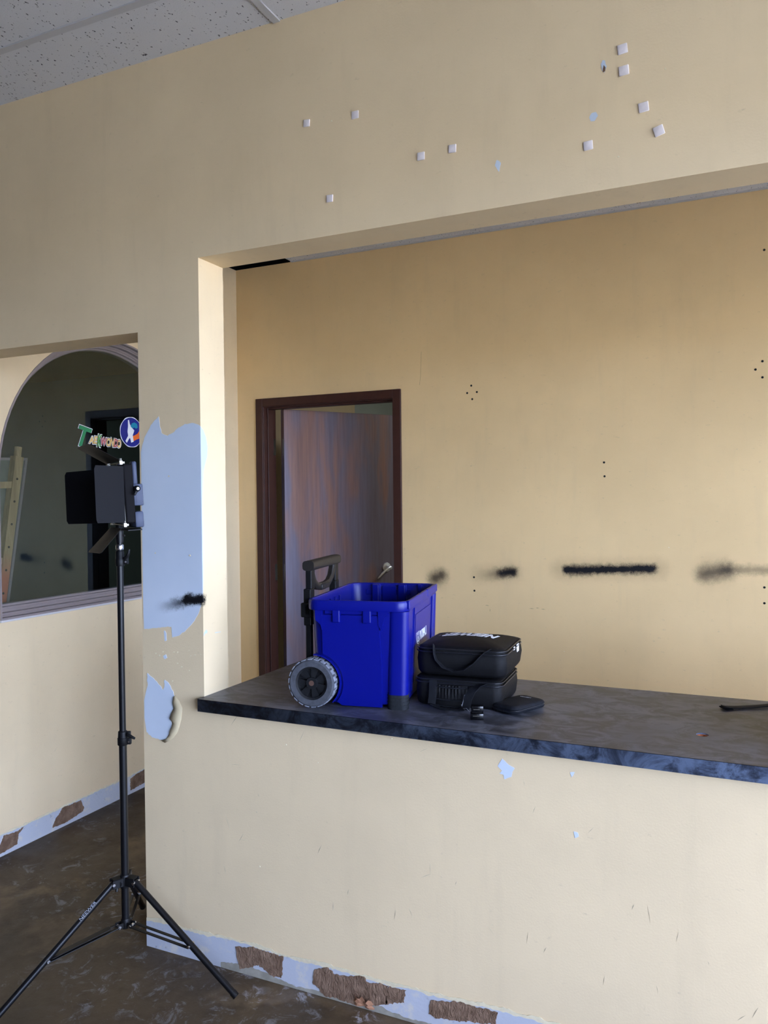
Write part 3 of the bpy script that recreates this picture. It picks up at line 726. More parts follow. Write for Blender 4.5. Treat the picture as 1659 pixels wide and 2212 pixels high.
for s in (-1, 1):
    for vy, hw in ((-.118, .004), (.185, .004)):
        prism(bm, [(vy-hw, .03), (vy+hw, .03), (vy+hw, .288), (vy-hw, .288)], lambda a, z: Vector((s*(x_at(z)+.004), a, z)), lambda a, z: Vector((s*(x_at(z)-.001), a, z)))
    prism(bm, [(-.095, .05), (.16, .05), (.16, .262), (-.095, .262)], lambda a, z: Vector((s*(x_at(z)+.0025), a, z)), lambda a, z: Vector((s*(x_at(z)-.001), a, z)))
obj('side_rib', bm, M_blue, tote)
bm = NB()
for k in range(5): box(bm, -.146, -.138, -.15+.05*k-.004, -.15+.05*k+.004, .19, .300, .001, 1)
for a, b in ((-.075, -.045), (.02, .05), (.09, .105)): box(bm, a, b, .226, .240, .235, .3185, .002, 1)
box(bm, -.04, .012, .232, .240, .255, .312, .002, 1)
obj('inner_rib', bm, M_blue, tote)
# base plate under the body
bm = NB(); loft(bm, [lp(.20, .40, .03, .003), lp(.20, .40, .03, .014)]); obj('base_plate', bm, M_blue, tote)
# rim lip details on the long right side
bm = NB(); box(bm, .150, .1595, -.235, -.03, .298, .3235, .002, 1); box(bm, .150, .1595, .06, .235, .298, .3235, .002, 1); obj('rim_lip', bm, M_blue, tote)
# wheels
def wheel(s):
    wt = empty('wheel', (-.136, s*.246, .0742), 0, tote)
    bm = NB(); lathe(bm, [(.050, -.022), (.066, -.023), (.071, -.018), (.0715, 0), (.071, .018), (.066, .023), (.050, .022)], axis='Y', seg=56, close=True); obj('tyre', bm, M_tyre, wt, smooth=40)
    bm = NB()
    for k in range(22):
        for q in (-1, 1):
            a = 2*math.pi*(k+.25*q)/22; M = Matrix.Rotation(a, 4, 'Y')
            box(bm, -.0075, .0075, q*.0105-.0095, q*.0105+.0095, .0700, .0732, .0008, 1, M=M)
    obj('tread', bm, M_tread, wt)
    bm = NB(); lathe(bm, [(.0505, -.020), (.0505, .020), (.044, .018), (.044, -.018)], axis='Y', seg=48, close=True)
    lathe(bm, [(.0445, -.004), (.0445, .004)], axis='Y', seg=40)
    lathe(bm, [(.017, -.019), (.019, -.004), (.019, .019), (.008, .019), (.008, -.019)], axis='Y', seg=28, close=True)
    for k in range(7):
        M = Matrix.Rotation(2*math.pi*k/7+.2, 4, 'Y'); r = bmesh.ops.create_cube(bm, size=1)['verts']
        for v in r:
            h = v.co.z > 0; v.co = Vector((v.co.x*(.026 if h else .012), v.co.y*.026, .046 if h else .014)); 
        bmesh.ops.transform(bm, matrix=M, verts=r)
    obj('wheel_hub', bm, M_hub, wt, smooth=30)
    bm = NB(); lathe(bm, [(.0078, -.020), (.0078, .020)], axis='Y', seg=20); obj('axle_end', bm, M_copper, wt)
wheel(-1); wheel(1)
bm = NB(); tube(bm, [(-.136, -.235, .073), (-.136, .235, .073)], .005, 10); obj('axle', bm, M_steel, tote)
# telescopic handle on the wheel side
hdl = empty('pull_handle', (-.170, -.050, 0), 0, tote)
bm = NB(); n = 12
lo = []
for k in range(n+1):
    y = -.136+.288*k/n; b = 0
    lo.append([(a, y, .418+b+c) for a, c in [(.019*math.copysign(abs(math.cos(q*math.pi/8))**.6, math.cos(q*math.pi/8)), .0155*math.copysign(abs(math.sin(q*math.pi/8))**.6, math.sin(q*math.pi/8))) for q in range(16)]])
loft(bm, lo); obj('grip', bm, M_brownblack, hdl, smooth=50)
for s in (-1, 1):
    bm = NB(); box(bm, -.010, .010, s*.125+.008-.017, s*.125+.008+.017, .345, .412, .003, 2); box(bm, -.012, .012, s*.130-.019, s*.130+.019, .235, .348, .003, 2); box(bm, -.008, .008, s*.130-.013, s*.130+.013, .05, .24, .002, 1)
    box(bm, -.004, .012, s*.130-.03, s*.130+.03, .270, .300, .002, 1)
    obj('handle_post', bm, M_black, hdl)
bm = NB(); pts = [(0, -.115, .412), (0, -.108, .39), (0, -.09, .365), (0, -.06, .348), (0, -.02, .342), (0, .02, .342), (0, .06, .348), (0, .09, .365), (0, .108, .39), (0, .115, .412)]
tube(bm, pts, .01, seg=12, flat=(.012, .010), up=(1, 0, 0)); box(bm, -.014, .014, -.04, .04, .334, .352, .002, 1)
obj('inner_grip', bm, M_brownblack, hdl, smooth=40)
bm = NB(); box(bm, -.018, .016, -.16, -.10, .262, .306, .003, 1); box(bm, -.018, .016, .10, .16, .262, .306, .003, 1); obj('handle_bracket', bm, M_black, hdl)
# printed logo on the long side
def side_m(v, z, off=.0032):
    sl = .0125/.278
    return Matrix.Translation((x_at(z)+off, v, z)) @ Matrix.Rotation(math.atan(sl), 4, 'Y').inverted() @ Matrix(((0, 0, 1, 0), (1, 0, 0, 0), (0, 1, 0, 0), (0, 0, 0, 1)))
mwl = side_m(.038, .188)
text_obj('printed_logo', 'KOBALT', .03, M_white, mwl, tote, width=.112, height=.034, offset=.0008)
bm = NB()
def ring(bm, M, r0, r1, n=40):
    A = [bm.verts.new(M @ Vector((r0*math.cos(2*math.pi*k/n), r0*math.sin(2*math.pi*k/n), .0004))) for k in range(n)]
    B = [bm.verts.new(M @ Vector((r1*math.cos(2*math.pi*k/n), r1*math.sin(2*math.pi*k/n), .0004))) for k in range(n)]
    for k in range(n): bm.faces.new((A[k], A[(k+1) % n], B[(k+1) % n], B[k]))
def poly(bm, M, pts, z=.0004): bm.faces.new([bm.verts.new(M @ Vector((a, b, z))) for a, b in pts])
mwr = side_m(-.056, .190); ring(bm, mwr, .0235, .0270)
for sx in (-1, 1):
    poly(bm, mwr, [(sx*.004, .0), (sx*.013, .015), (sx*.010, .018), (sx*.001, .003)]); poly(bm, mwr, [(sx*.004, .0), (sx*.013, -.015), (sx*.010, -.018), (sx*.001, -.003)])
    poly(bm, mwr, [(-.010, sx*.0185), (.010, sx*.0185), (.010, sx*.0155), (-.010, sx*.0155)])
obj('printed_emblem', bm, M_white, tote)

# ------------------------------------------------------------------ soft bags
def soft(name, W_, L_, r, layers, mat, parent, amp=.0015, freq=14, n=10, dome=0):
    """stack of rounded-rectangle loops: layers = (z, inset)"""
    bm = NB(); lo = []
    for z, ins in layers: lo.append([(a, b, z) for a, b in rrect(W_-2*ins, L_-2*ins, max(r-ins*.4, .006), n)])
    rs = loft(bm, lo, caps=True)
    # domed top
    top = [f for f in bm.faces if all(v in rs[-1] for v in f.verts)]
    for f in top: bm.faces.remove(f)
    z1 = layers[-1][0]; ins1 = layers[-1][1]; prev = rs[-1]; cw = W_-2*ins1; cl = L_-2*ins1
    for k in range(1, 9):
        s = 1-k/9
        ring_ = [bm.verts.new((a*s, b*s, z1+dome*(1-s**2.4))) for a, b in rrect(cw, cl, max(r-ins1*.4, .006), n)]
        for i in range(len(ring_)): bm.faces.new((prev[i], prev[(i+1) % len(prev)], ring_[(i+1) % len(ring_)], ring_[i]))
        prev = ring_
    c = bm.verts.new((0, 0, z1+dome))
    for i in range(len(prev)): bm.faces.new((prev[i], prev[(i+1) % len(prev)], c))
    for v in bm.verts:
        if v.co.z > .004: v.co += v.normal*0+Vector((mnoise.noise(v.co*freq), mnoise.noise(v.co*freq+Vector((5, 1, 2))), mnoise.noise(v.co*freq+Vector((9, 4, 7)))))*amp
    return obj(name, bm, mat, parent, smooth=60)
def rim_cord(name, W_, L_, r, z, rad, mat, parent, a0=0, a1=1):
    bm = NB(); pts = [(a, b, z) for a, b in rrect(W_, L_, r, 8)]; pts.append(pts[0]); k = len(pts)
    tube(bm, pts[int(a0*k):int(a1*k)+1] if (a0, a1) != (0, 1) else pts, rad, 8, up=(0, 0, 1)); return obj(name, bm, mat, parent, smooth=60)

# lower bag
lb = tag(empty('equipment_bag', (1.025, .303, HC), .06), 'black nylon equipment bag at the bottom of the stack, with a gathered front pocket', 'bag')
soft('bag_body', .266, .240, .028, [(0, .010), (.004, .003), (.012, 0), (.045, -.002), (.068, 0), (.071, .002), (.080, .002), (.084, .006)], M_nylon, lb, .003, 11, dome=.003)
rim_cord('zip', .270, .244, .030, .070, .0022, M_zip, lb); rim_cord('zip', .269, .243, .030, .0795, .0020, M_zip, lb)
fy = -.1175
bm = NB()  # gathered pocket
nx, nz = 36, 10; g = []
for j in range(nz+1):
    row = []
    for i in range(nx+1):
        u = i/nx; w = j/nz; x = -.075+.110*u; z = .004+.062*w
        bul = math.sin(math.pi*u)**.35*(.018*(1-w*.55)+.004)
        gather = (.0028*math.sin(i*1.9)+.002*math.sin(i*3.7+1))*max(0, min(1, (w-.35)/.35))*math.sin(math.pi*u)
        row.append(bm.verts.new((x+.002*mnoise.noise(Vector((x*60, z*60, 0))), fy-bul-gather, z)))
    g.append(row)
for j in range(nz):
    for i in range(nx): bm.faces.new((g[j][i], g[j][i+1], g[j+1][i+1], g[j+1][i]))
edge = [r[0] for r in g]; 
for row in (g[0], g[-1]):
    b_ = [bm.verts.new((v.co.x, fy+.004, v.co.z)) for v in row]
    for i in range(nx): bm.faces.new((row[i], row[i+1], b_[i+1], b_[i]))
obj('front_pocket', bm, M_nylon, lb, smooth=70)
bm = NB(); tube(bm, [(-.076, fy-.012, .062), (-.04, fy-.0155, .060), (0, fy-.0155, .060), (.036, fy-.012, .062)], .0025, 8); tube(bm, [(-.074, fy-.022, .028), (-.03, fy-.0275, .026), (.0, fy-.0275, .026), (.034, fy-.022, .028)], .0018, 8)
tube(bm, [(-.072, fy-.023, .010), (-.03, fy-.029, .008), (.0, fy-.029, .008), (.034, fy-.024, .010)], .0018, 8)
obj('pocket_hem', bm, M_web, lb, smooth=60)
bm = NB()
tube(bm, [(-.076, fy-.002, .078), (-.073, fy-.008, .070), (-.070, fy-.019, .055), (-.070, fy-.024, .030), (-.071, fy-.030, .012)], .01, 12, flat=(.0012, .012), up=(1, 0, 0))
tube(bm, [(.090, fy-.002, .076), (.070, fy-.012, .073), (.052, fy-.022, .060), (.042, fy-.030, .040), (.037, fy-.034, .018), (.034, fy-.040, .006)], .01, 12, flat=(.0012, .013), up=(1, 0, .3))
tube(bm, [(-.071, fy-.031, .012), (-.04, fy-.036, .004), (0, fy-.038, .0035), (.034, fy-.040, .006)], .01, 12, flat=(.009, .0022), up=(0, 0, 1))
obj('carry_handle', bm, M_web, lb, smooth=50)
bm = NB(); tube(bm, [(.030, fy-.026, .046), (.026, fy-.032, .024), (.024, fy-.036, .014)], .0008, 6); bmesh.ops.create_icosphere(bm, subdivisions=1, radius=.0016, matrix=Matrix.Translation((.0235, fy-.037, .0185)))
tube(bm, [(.020, fy-.034, .004), (.040, fy-.046, .012), (.052, fy-.052, .004)], .0009, 6)
obj('zip_pull', bm, M_pale, lb)

# upper bag
ZB = HC+.0885
ub = tag(empty('equipment_bag', (1.027, .326, ZB), .07), 'black nylon equipment bag with white lettering lying on top of the other bag', 'bag')
soft('bag_body', .276, .262, .034, [(0, .014), (.004, .004), (.012, 0), (.046, -.003), (.070, 0), (.073, .003), (.081, .003), (.086, .008)], M_nylon, ub, .0032, 11, dome=.017)
rim_cord('zip', .280, .266, .036, .0715, .0022, M_zip, ub); rim_cord('zip', .278, .264, .036, .0810, .0020, M_zip, ub)
fy = -.1310
bm = NB()
tube(bm, [(-.080, fy+.010, .0870), (-.077, fy-.003, .080), (-.075, fy-.008, .066), (-.068, fy-.012, .050), (-.045, fy-.018, .030), (-.012, fy-.021, .022), (.020, fy-.019, .027), (.048, fy-.014, .048), (.062, fy-.010, .064), (.076, fy-.004, .078), (.092, fy+.010, .0870)], .01, 12, flat=(.0012, .0115), up=(0, 1, 0))
obj('carry_handle', bm, M_web, ub, smooth=50)
bm = NB(); box(bm, .1375, .1415, .035, .062, .052, .076, .001, 1); box(bm, .1375, .1410, -.01, .004, .066, .076, .001, 1); o = obj('care_tag', bm, M_white, ub); o['label'] = 'white fabric tag'
def flip_m(x, y, z, tilt=0): return Matrix.Translation((x, y, z)) @ Matrix.Rotation(math.pi, 4, 'Z') @ Matrix.Rotation(tilt, 4, 'X')
tx = text_obj('printed_lettering', 'NEEWER', .03, M_white, Matrix.Identity(4), ub, width=.178, height=.050, offset=.0012, shear=.35, spacing=1.12)
def drape(me, cx, cy, W_=.260, L_=.246, z1=.086, dome=.017, off=.0022, xs=1):
    for v in me.vertices:
        x = cx-v.co.x; y = cy-v.co.y
        s = max(abs(x)/(W_/2), abs(y)/(L_/2)); s = min(s, 1)
        v.co = Vector((x, y, z1+dome*(1-s**2.4)+off+v.co.z))
drape(tx.data, -.002, .012)
tr_ = text_obj('registered_mark', 'R', .006, M_pale, Matrix.Identity(4), ub, width=.004, height=.004); drape(tr_.data, -.104, .016)
bm = NB(); ring(bm, Matrix.Identity(4), .0038, .0046, 20); rr = obj('registered_ring', bm, M_pale, ub); drape(rr.data, -.104, .016)

# pouch
pc = tag(empty('zip_pouch', (1.204, .238, HC), 1.15), 'small dark grey zipped pouch leaning flat beside the bags', 'pouch')
soft('pouch_shell', .150, .098, .022, [(.001, .012), (.004, .003), (.009, 0), (.0115, .0035), (.014, .0035), (.0165, 0), (.022, .003), (.025, .009)], M_nylon2, pc, .0008, 20, dome=.003)
rim_cord('zip', .145, .093, .020, .0127, .0016, M_zip, pc)
tt_ = text_obj('printed_lettering', 'NEEWER', .01, M_pale, Matrix.Translation((.040, .006, .0272)) @ Matrix.Rotation(math.radians(-90-66+76), 4, 'Z') @ Matrix.Rotation(math.pi, 4, 'Z'), pc, width=.036, height=.006)

# small black clip
bx = tag(empty('camera_clip', (1.124, .090, HC), .35), 'tiny glossy black clip lying in front of the lower bag', 'clip')
gb = plain('gloss_black', (7, 7, 9), .22)
bm = NB(); box(bm, -.018, .018, -.013, .013, 0, .018, .002, 2); obj('clip_base', bm, gb, bx, smooth=40)
bm = NB(); box(bm, -.016, .018, -.008, .016, .0215, .038, .002, 2); box(bm, -.014, .014, -.006, .008, .0175, .022); obj('clip_top', bm, gb, bx, smooth=40)
bm = NB(); box(bm, -.010, .008, -.0090, -.0080, .028, .0290); tube(bm, [(-.012, -.0135, .0115), (.014, -.0135, .0115)], .0008, 8); obj('clip_trim', bm, M_steel, bx)

# bag with strap at the right edge
sb = tag(empty('shoulder_bag', (2.07, .30, HC), 0), 'black strap of a bag lying on the counter at the right edge', 'bag')
soft('bag_body', .30, .36, .04, [(0, .01), (.01, 0), (.12, -.002), (.17, .004), (.18, .014)], M_nylon, sb, .003, 9, dome=.02)
bm = NB(); tube(bm, [(1.935-2.07, .262, .05), (1.925-2.07, .255, .022), (1.90-2.07, .244, .010), (1.87-2.07, .230, .006), (1.83-2.07, .206, .0045), (1.79-2.07, .182, .0045), (1.765-2.07, .168, .006), (1.752-2.07, .161, .009), (1.748-2.07, .160, .006), (1.756-2.07, .163, .003), (1.775-2.07, .172, .002)], .01, 12, flat=(.013, .0020), up=(0, 0, 1))
obj('strap', bm, M_web, sb, smooth=50)

# ------------------------------------------------------------------ light stand
SX, SY = .051, -.152
st = tag(empty('light_stand', (SX, SY, 0)), 'tall black tripod light stand in front of the pillar', 'light stand')
bm = NB(); lathe(bm, [(.0118, .150), (.0118, .740)], seg=24); obj('lower_tube', bm, M_standblk, st, smooth=40)
bm = NB(); lathe(bm, [(.0098, .70), (.0098, 1.300)], seg=24); obj('middle_tube', bm, M_standblk, st, smooth=40)
bm = NB(); lathe(bm, [(.0080, 1.28), (.0080, 1.352), (.0105, 1.352), (.0110, 1.356), (.0110, 1.395), (.006, 1.398), (.006, 1.425)], seg=24); obj('top_tube', bm, M_standblk, st, smooth=40)
bm = NB(); lathe(bm, [(.0112, 1.331), (.0118, 1.334), (.0118, 1.344), (.0100, 1.347)], seg=24); obj('chrome_collar', bm, M_chrome, st, smooth=40)
YAW = .43
def clamp(z, r, sc=1.0):
    c = empty('tube_clamp', (0, 0, z), YAW, st)
    bm = NB(); lathe(bm, [(r, -.022), (r+.0015, -.020), (r+.0015, 0), (r, .001), (r, .004), (r-.001, .020), (r-.003, .022)], seg=24)
    box(bm, r-.004, r+.012, -.006, .006, -.020, .000, .002, 2); box(bm, r-.004, r+.010, -.006, .006, .004, .020, .002, 2)
    obj('clamp_body', bm, M_black, c, smooth=40)
    bm = NB(); tube(bm, [(r+.004, -.008, .012), (r+.010, -.012, .010), (r+.022, -.014, .004), (r+.028, -.014, .001)], [.006, .0055, .0045, .0035], 10); obj('clamp_lever', bm, M_black, c, smooth=50)
    bm = NB(); lathe(bm, [(.0030, -.0075), (.0030, .0075)], origin=(r+.006, 0, -.011), axis='Y', seg=12); obj('clamp_bolt', bm, M_chrome, c)
clamp(.745, .0145); 
c = empty('tube_clamp', (0, 0, 1.306), YAW, st)
bm = NB(); lathe(bm, [(.0125, -.026), (.0138, -.022), (.0138, -.004), (.0125, -.002), (.0125, .018), (.0105, .022)], seg=24); box(bm, .008, .026, -.006, .006, -.020, .002, .002, 2); obj('clamp_body', bm, M_black, c, smooth=40)
bm = NB(); tube(bm, [(.018, -.006, -.002), (.026, -.010, .004), (.031, -.012, .016), (.033, -.012, .026)], [.006, .0055, .0045, .003], 10); obj('clamp_lever', bm, M_black, c, smooth=50)
bm = NB(); lathe(bm, [(.0030, -.0078), (.0030, .0075)], origin=(.020, 0, -.013), axis='Y', seg=12); obj('clamp_bolt', bm, M_chrome, c)
c = empty('head_knob', (0, 0, 1.372), YAW, st)
bm = NB(); tube(bm, [(-.010, 0, 0), (-.016, 0, 0), (-.022, 0, .002)], [.003, .003, .003], 8); lathe(bm, [(.001, -.030), (.006, -.029), (.006, -.022), (.002, -.020)], axis='X', seg=12); tube(bm, [(.009, 0, .002), (.016, 0, .002)], .003, 8)
obj('knob', bm, M_brownblack, c, smooth=40)
angs = [.079+2*math.pi*k/3 for k in range(3)]
bm = NB(); lathe(bm, [(.0150, .278), (.0165, .282), (.0165, .312), (.0140, .318)], seg=24)
for a in angs:
    M = Matrix.Rotation(a, 4, 'Z')
    for s in (-1, 1): box(bm, .010, .044, s*.0125-.002, s*.0125+.002, .286, .312, .001, 1, M=M)
    box(bm, .010, .040, -.013, .013, .308, .313, .001, 1, M=M)
obj('upper_hub', bm, M_black, st, smooth=30)
bm = NB(); tube(bm, [(-.004, -.016, .292), (-.010, -.030, .284)], [.008, .006], 10); lathe(bm, [(.013, -.004), (.013, .004)], origin=(-.006, -.022, .296), axis='Y', seg=16)
tube(bm, [(-.006, -.028, .290), (-.002, -.034, .276)], [.006, .004], 8); obj('hub_knob', bm, M_black, st, smooth=40)
bm = NB(); lathe(bm, [(.0130, .150), (.0145, .153), (.0145, .176), (.0130, .180)], seg=24)
for a in angs:
    M = Matrix.Rotation(a, 4, 'Z')
    for s in (-1, 1): box(bm, .010, .030, s*.0085-.0015, s*.0085+.0015, .154, .170, .001, 1, M=M)
obj('lower_hub', bm, M_black, st, smooth=30)
for i, a in enumerate(angs):
    lg = empty('leg', (0, 0, 0), a, st)
    bm = NB(); tube(bm, [(.037, 0, .300), (.387, 0, .018)], .0095, 16); obj('leg_tube', bm, M_standblk, lg, smooth=50)
    bm = NB(); tube(bm, [(.380, 0, .0235), (.393, 0, .0130)], .0105, 16); obj('rubber_foot', bm, M_black, lg, smooth=50)
    t_ = .57; jx, jz = .037+.35*t_, .300-.282*t_
    bm = NB()
    for s in (-1, 1): tube(bm, [(.024, s*.0115, .162), (jx, s*.0115, jz-.004)], .01, 8, flat=(.0012, .0055), up=(0, 1, 0))
    if i == 2: tube(bm, [(.060, 0, .162+(jz-.166)*(.036/(jx-.024))+.004), (jx-.02, 0, jz+.001)], .01, 8, flat=(.0012, .0115), up=(0, 0, 1)) if False else tube(bm, [(.050, 0, .165), (jx-.012, 0, jz+.001)], .01, 8, flat=(.0115, .0012), up=(0, 0, 1))
    obj('brace', bm, M_standblk, lg, smooth=40)
    bm = NB()
    for (x, z) in ((.024, .162), (jx, jz-.002), (.040, .299)): lathe(bm, [(.0045, -.0152), (.0045, .0152)], origin=(x, 0, z), axis='Y', seg=12)
    lathe(bm, [(.0035, 0), (.0035, .001)], origin=(0, 0, 0), axis='Y', seg=6)
    for v in list(bm.verts):
        if v.co.length < .004: bm.verts.remove(v)
    obj('rivet', bm, M_chrome, lg)
    if i == 2:
        d = (Vector((.387, 0, .018))-Vector((.037, 0, .300))).normalized(); p = Vector((.037, 0, .300))+d*.098
        side = Vector((0, 1, 0)); nrm = d.cross(side); nrm = nrm if nrm.z > 0 else -nrm
        side = Vector((0, 1, 0)); nv = (nrm*.80+side*.6).normalized(); up_ = nv.cross(-d).normalized()
        M = Matrix.Translation(p+nv*.0098) @ Matrix(((-d.x, up_.x, nv.x, 0), (-d.y, up_.y, nv.y, 0), (-d.z, up_.z, nv.z, 0), (0, 0, 0, 1)))
        text_obj('printed_lettering', 'NEEWER', .01, M_pale, M, lg, width=.062, height=.009)

# LED panel on the stand
led = tag(empty('led_light_panel', (.0665, -.182, 1.50), math.radians(147.3)), 'square LED light panel with four black barn doors on top of the stand', 'light')
LM = Matrix.Translation((.0665, -.182, 1.50)) @ Matrix.Rotation(math.radians(147.3), 4, 'Z')
LI = LM.inverted()
tiltM = Matrix.Rotation(math.radians(-3.0), 4, 'X')
def ledobj(name, bm, mat, smooth=None, parent=led):
    bmesh.ops.transform(bm, matrix=tiltM, verts=bm.verts[:]); return obj(name, bm, mat, parent, smooth=smooth)
bm = NB(); box(bm, -.098, .098, -.030, -.002, -.085, .090, .004, 2); ledobj('housing', bm, plain('dark_housing', (9, 7, 10), .7, 0, .15))
bm = NB(); box(bm, -.090, .090, -.004, -.001, -.078, .083); ledobj('diffuser', bm, M_led)
bm = NB(); box(bm, -.094, -.060, -.044, -.029, .028, .098, .006, 3); box(bm, .060, .094, -.044, -.029, .028, .098, .006, 3); ledobj('side_mount', bm, M_greyplast, 40)
bm = NB(); box(bm, -.094, -.020, -.058, -.029, -.035, .030, .004, 2); 
for k in range(12): box(bm, -.0955, -.094, -.056, -.036, -.030+.005*k, -.028+.005*k)
ledobj('battery', bm, M_greyplast, 40)
bm = NB(); box(bm, -.094, -.010, -.055, -.029, -.100, -.052, .005, 2); ledobj('battery', bm, M_greyplast, 40)
bm = NB(); lathe(bm, [(.006, -.118), (.009, -.114), (.009, -.100), (.006, -.098)], origin=(0, -.036, .016), axis='X', seg=16); tube(bm, [(-.108, -.036, .016), (-.112, -.026, -.002)], [.006, .004], 10); ledobj('tilt_knob', bm, M_black, 40)
bm = NB(); lathe(bm, [(.0035, -.1195), (.0042, -.1185), (.0042, -.117)], origin=(0, -.036, .016), axis='X', seg=16); ledobj('knob_cap', bm, M_chrome)
bm = NB() # yoke from the housing down to the stand
Pt = LI @ Vector((SX, SY, 1.428))
box(bm, -.104, .104, -.045, -.002, -.108, -.104, .001, 1)
ledobj('yoke', bm, M_black)
bm = NB(); tube(bm, [(Pt.x, Pt.y, -.112), (Pt.x, Pt.y, -.078)], .012, 16); obj('spigot', bm, M_black, led, smooth=40)
def flap(name, P4, mat, lab):
    """P4: hinge a, hinge b, free b, free a in world metres"""
    L4 = [LI @ Vector(p) for p in P4]; n_ = (L4[1]-L4[0]).cross(L4[3]-L4[0]).normalized()*.0006
    bm = NB(); 
    # chamfered free corners
    a, b, c_, d = L4; q = .06
    ol = [a, b, b.lerp(c_, .96), c_.lerp(b, 0)+(d-c_)*q, d+(c_-d)*q, a.lerp(d, .96)]
    A = [bm.verts.new(p+n_) for p in ol]; B = [bm.verts.new(p-n_) for p in ol]
    bm.faces.new(A); bm.faces.new(B[::-1])
    for k in range(6): bm.faces.new((A[k], B[k], B[(k+1) % 6], A[(k+1) % 6]))
    o = obj(name, bm, mat, led); o['label'] = lab
flap('barn_door', [(.147, -.235, 1.584), (.151, -.234, 1.418), (.137, -.334, 1.419), (.133, -.336, 1.584)], M_doorleaf, 'grey-lit outer barn door facing the camera')
flap('barn_door', [(-.016, -.129, 1.584), (-.014, -.129, 1.412), (-.158, -.161, 1.409), (-.162, -.163, 1.574)], plain('matt_black_leaf', (4, 4, 7), .7, 0, .15), 'black barn door on the far side')
flap('barn_door', [(-.016, -.129, 1.597), (.137, -.235, 1.601), (.035, -.259, 1.654), (-.119, -.154, 1.651)], M_doorin, 'upper barn door tilted up')
flap('barn_door', [(-.008, -.125, 1.400), (.137, -.235, 1.400), (.080, -.261, 1.327), (-.076, -.156, 1.32)], M_doorin, 'lower barn door tilted down')
for zz_ in (.094, -.090):
    bm = NB(); box(bm, -.099, -.090, -.008, .004, zz_-.003, zz_+.004, .001, 1); box(bm, -.101, -.096, -.002, .008, zz_-.006, zz_+.007, .001, 1); tube(bm, [(-.097, .004, zz_-.003), (-.097, .004, zz_+.013)], .004, 8)
    tube(bm, [(-.085, .002, zz_), (.06, .002, zz_)], .0016, 8); box(bm, .055, .066, -.004, .006, zz_-.004, zz_+.004, .001, 1)
    ledobj('hinge_bracket', bm, M_steel, 40)

# ------------------------------------------------------------------ stickers on the glass
XS = XG+.0008
def SM(y, z, rot=0, dx=0): return Matrix.Translation((XS+dx, y, z)) @ Matrix(((0, 0, 1, 0), (1, 0, 0, 0), (0, 1, 0, 0), (0, 0, 0, 1))) @ Matrix.Rotation(math.radians(rot), 4, 'Z')
stk = tag(empty('lettering_sticker', (XS, .93, 1.795)), 'Taekwondo lettering sticker with a big green T on the arched window glass', 'sticker')
SI = Matrix.Translation((-XS, -.93, -1.795))
green, gold, lime, rose = [plain(n_, c_, .4) for n_, c_ in (('sticker_green', (40, 130, 84)), ('sticker_gold', (226, 190, 120)), ('sticker_lime', (96, 160, 90)), ('sticker_rose', (200, 110, 110)))]
M_ink = plain('sticker_black', (14, 16, 20), .4)
letters = [('T', .834, 1.794, .088, .074, -12, green), ('A', .879, 1.783, .030, .026, -4, gold), ('E', .907, 1.784, .032, .022, -3, gold), ('K', .932, 1.782, .054, .024, -6, lime), ('W', .962, 1.780, .034, .034, -3, rose), ('O', .993, 1.778, .036, .024, 0, gold), ('N', 1.018, 1.779, .038, .026, -8, gold), ('D', 1.043, 1.777, .036, .024, 0, rose), ('O', 1.066, 1.775, .036, .022, 4, gold)]
for layer, off, dx, mt in (('sticker_backing', .0062, 0, M_white), ('letter_outline', .0030, .0008, M_ink), ('letter', .0012, .0016, None)):
    for s, y, z, h, w, rot, col in letters:
        sz = .04; k = off*(.04/h)*.55
        text_obj(layer, s, sz, mt or col, SI @ SM(y, z-.004, rot, dx), stk, width=w*1.08+2*off*.9, height=h*1.08+2*off*.9, offset=min(k*.9, .0045)+(.0008 if mt is None else 0), shear=.2)
bg = tag(empty('round_sticker', (XS, 1.157, 1.836)), 'round blue sticker with a white edge and orange swoosh beside the lettering', 'sticker')
SB = Matrix.Translation((-XS, -1.157, -1.836))
def disc(name, ry, rz, dx, mt, cy=1.157, cz=1.836, wob=0, n=44):
    bm = NB(); M = SB @ SM(cy, cz, 0, dx)
    pts = [((ry+wob*math.sin(k*5.1))*math.cos(2*math.pi*k/n), (rz+wob*math.sin(k*5.1))*math.sin(2*math.pi*k/n)) for k in range(n)]
    A = [bm.verts.new(M @ Vector((a, b, .0004))) for a, b in pts]; B = [bm.verts.new(M @ Vector((a, b, 0))) for a, b in pts]
    bm.faces.new(A); bm.faces.new(B[::-1])
    for k in range(n): bm.faces.new((A[k], B[k], B[(k+1) % n], A[(k+1) % n]))
    return obj(name, bm, mt, bg)
disc('sticker_backing', .083, .079, 0, M_white, wob=.0012); disc('sticker_disc', .079, .075, .0007, plain('sticker_blue', (26, 36, 130), .4))
bm = NB(); M = SB @ SM(1.157, 1.836, 0, .0014)
poly(bm, M, [(.01, -.048), (.03, -.038), (.055, -.03), (.072, -.005), (.070, .03), (.058, .012), (.045, -.004), (.02, -.016), (.0, -.022)]); obj('sticker_swoosh', bm, plain('sticker_orange', (238, 112, 40), .4), bg)
bm = NB(); M = SB @ SM(1.157, 1.836, 0, .0016)
poly(bm, M, [(-.004, -.055), (.014, -.048), (.008, -.015), (.020, .01), (.004, .022), (-.012, .040), (-.018, .062), (-.026, .060), (-.026, .03), (-.030, .0), (-.026, -.02), (-.046, -.048), (-.036, -.058), (-.02, -.036), (-.012, -.030)]); obj('sticker_shape', bm, M_white, bg)
bm = NB(); M = SB @ SM(1.157, 1.836, 0, .0018)
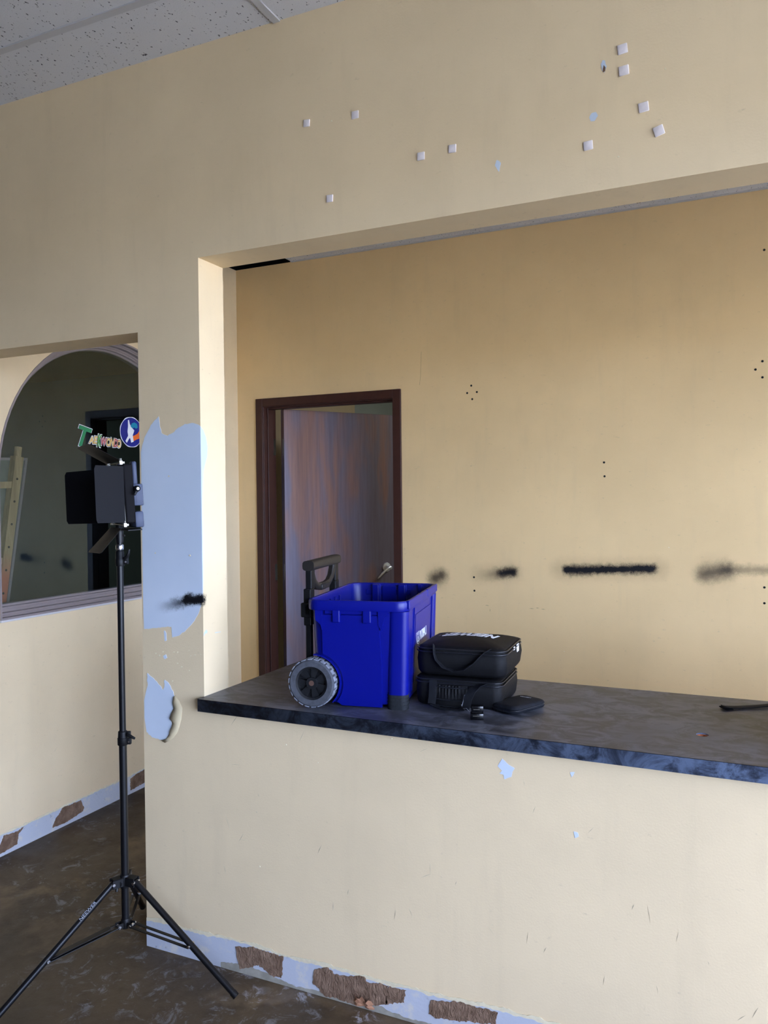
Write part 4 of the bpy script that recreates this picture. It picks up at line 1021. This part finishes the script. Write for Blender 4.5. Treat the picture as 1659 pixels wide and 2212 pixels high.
poly(bm, M, [(-.008, .030), (.002, .046), (.022, .052), (.040, .046), (.046, .028), (.034, .020), (.020, .026), (.006, .020)]); obj('sticker_shape', bm, plain('sticker_teal', (30, 140, 170), .4), bg)

# ------------------------------------------------------------------ leaning wooden frame beyond the glass
wf = tag(empty('wooden_frame', (-1.25, .55, 0)), 'leaning pine frame with bored rail and orange foot seen through the arched glass', 'wooden frame')
def rail(p0, p1, hw, t0, t1):
    """slab in plane x between p0 and p1 (y,z)"""
    a = Vector(p0); b = Vector(p1); d = (b-a).normalized(); n_ = Vector((d.y, -d.x))*hw
    return [tuple(q) for q in (a-n_, a+n_, b+n_, b-n_)]
def wfx(bm, pts, x0_, x1_): prism(bm, pts, lambda a, b: Vector((x0_+1.25, a-.55, b)), lambda a, b: Vector((x1_+1.25, a-.55, b)))
top_, bot_ = Vector((.590, 1.690)), Vector((.400, .55))
dirr = (bot_-top_).normalized()
bm = NB(); wfx(bm, rail(top_, bot_, .022, 0, 0), -1.27, -1.235); rl = obj('bored_rail', bm, M_pine, wf)
bm = NB()
for k in range(9):
    p = top_+dirr*(.105+.105*k); lathe(bm, [(.0055, 0), (.0055, .0012)], origin=(-1.2352+1.25, p.x-.55, p.y), axis='X', seg=14)
obj('bored_hole', bm, M_dark, wf)
bm = NB(); tube(bm, [(-.002, .590-.55, 1.685), (-.002, .597-.55, 1.735)], .016, 16); obj('peg', bm, M_pine, wf, smooth=40)
bm = NB(); wfx(bm, [(.30, 1.535), (.560, 1.545), (.560, 1.575), (.30, 1.565)], -1.268, -1.24); wfx(bm, [(.25, 1.19), (.505, 1.20), (.505, 1.23), (.25, 1.22)], -1.268, -1.24); wfx(bm, [(.2, .9), (.45, .9), (.45, .93), (.2, .93)], -1.268, -1.24); obj('cross_bar', bm, M_pine, wf)
bm = NB(); wfx(bm, [(.15, 1.67), (.655, 1.68), (.46, .56), (.05, .56)], -1.290, -1.276); obj('panel', bm, M_mesh, wf)
bm = NB(); wfx(bm, [(.15, 1.672), (.665, 1.688), (.662, 1.676), (.15, 1.660)], -1.292, -1.270); wfx(bm, [(.665, 1.688), (.652, 1.686), (.452, .56), (.466, .56)], -1.292, -1.270); obj('panel_edge', bm, M_mauve, wf)
bm = NB(); wfx(bm, [(.05, 0), (.09, 0), (.12, .6), (.08, .6)], -1.29, -1.25); wfx(bm, [(.30, 0), (.345, 0), (.42, .6), (.38, .6)], -1.29, -1.25); obj('leg', bm, M_pine, wf)

# straw-like debris on the floor
M_straw = plain('dry_straw', (206, 190, 150), .8)
random.seed(21)

for o in list(bpy.data.objects):
    if o.type == 'MESH' and o.name.split('.')[0] in SPLIT and o.parent is not None: split_loose(o)
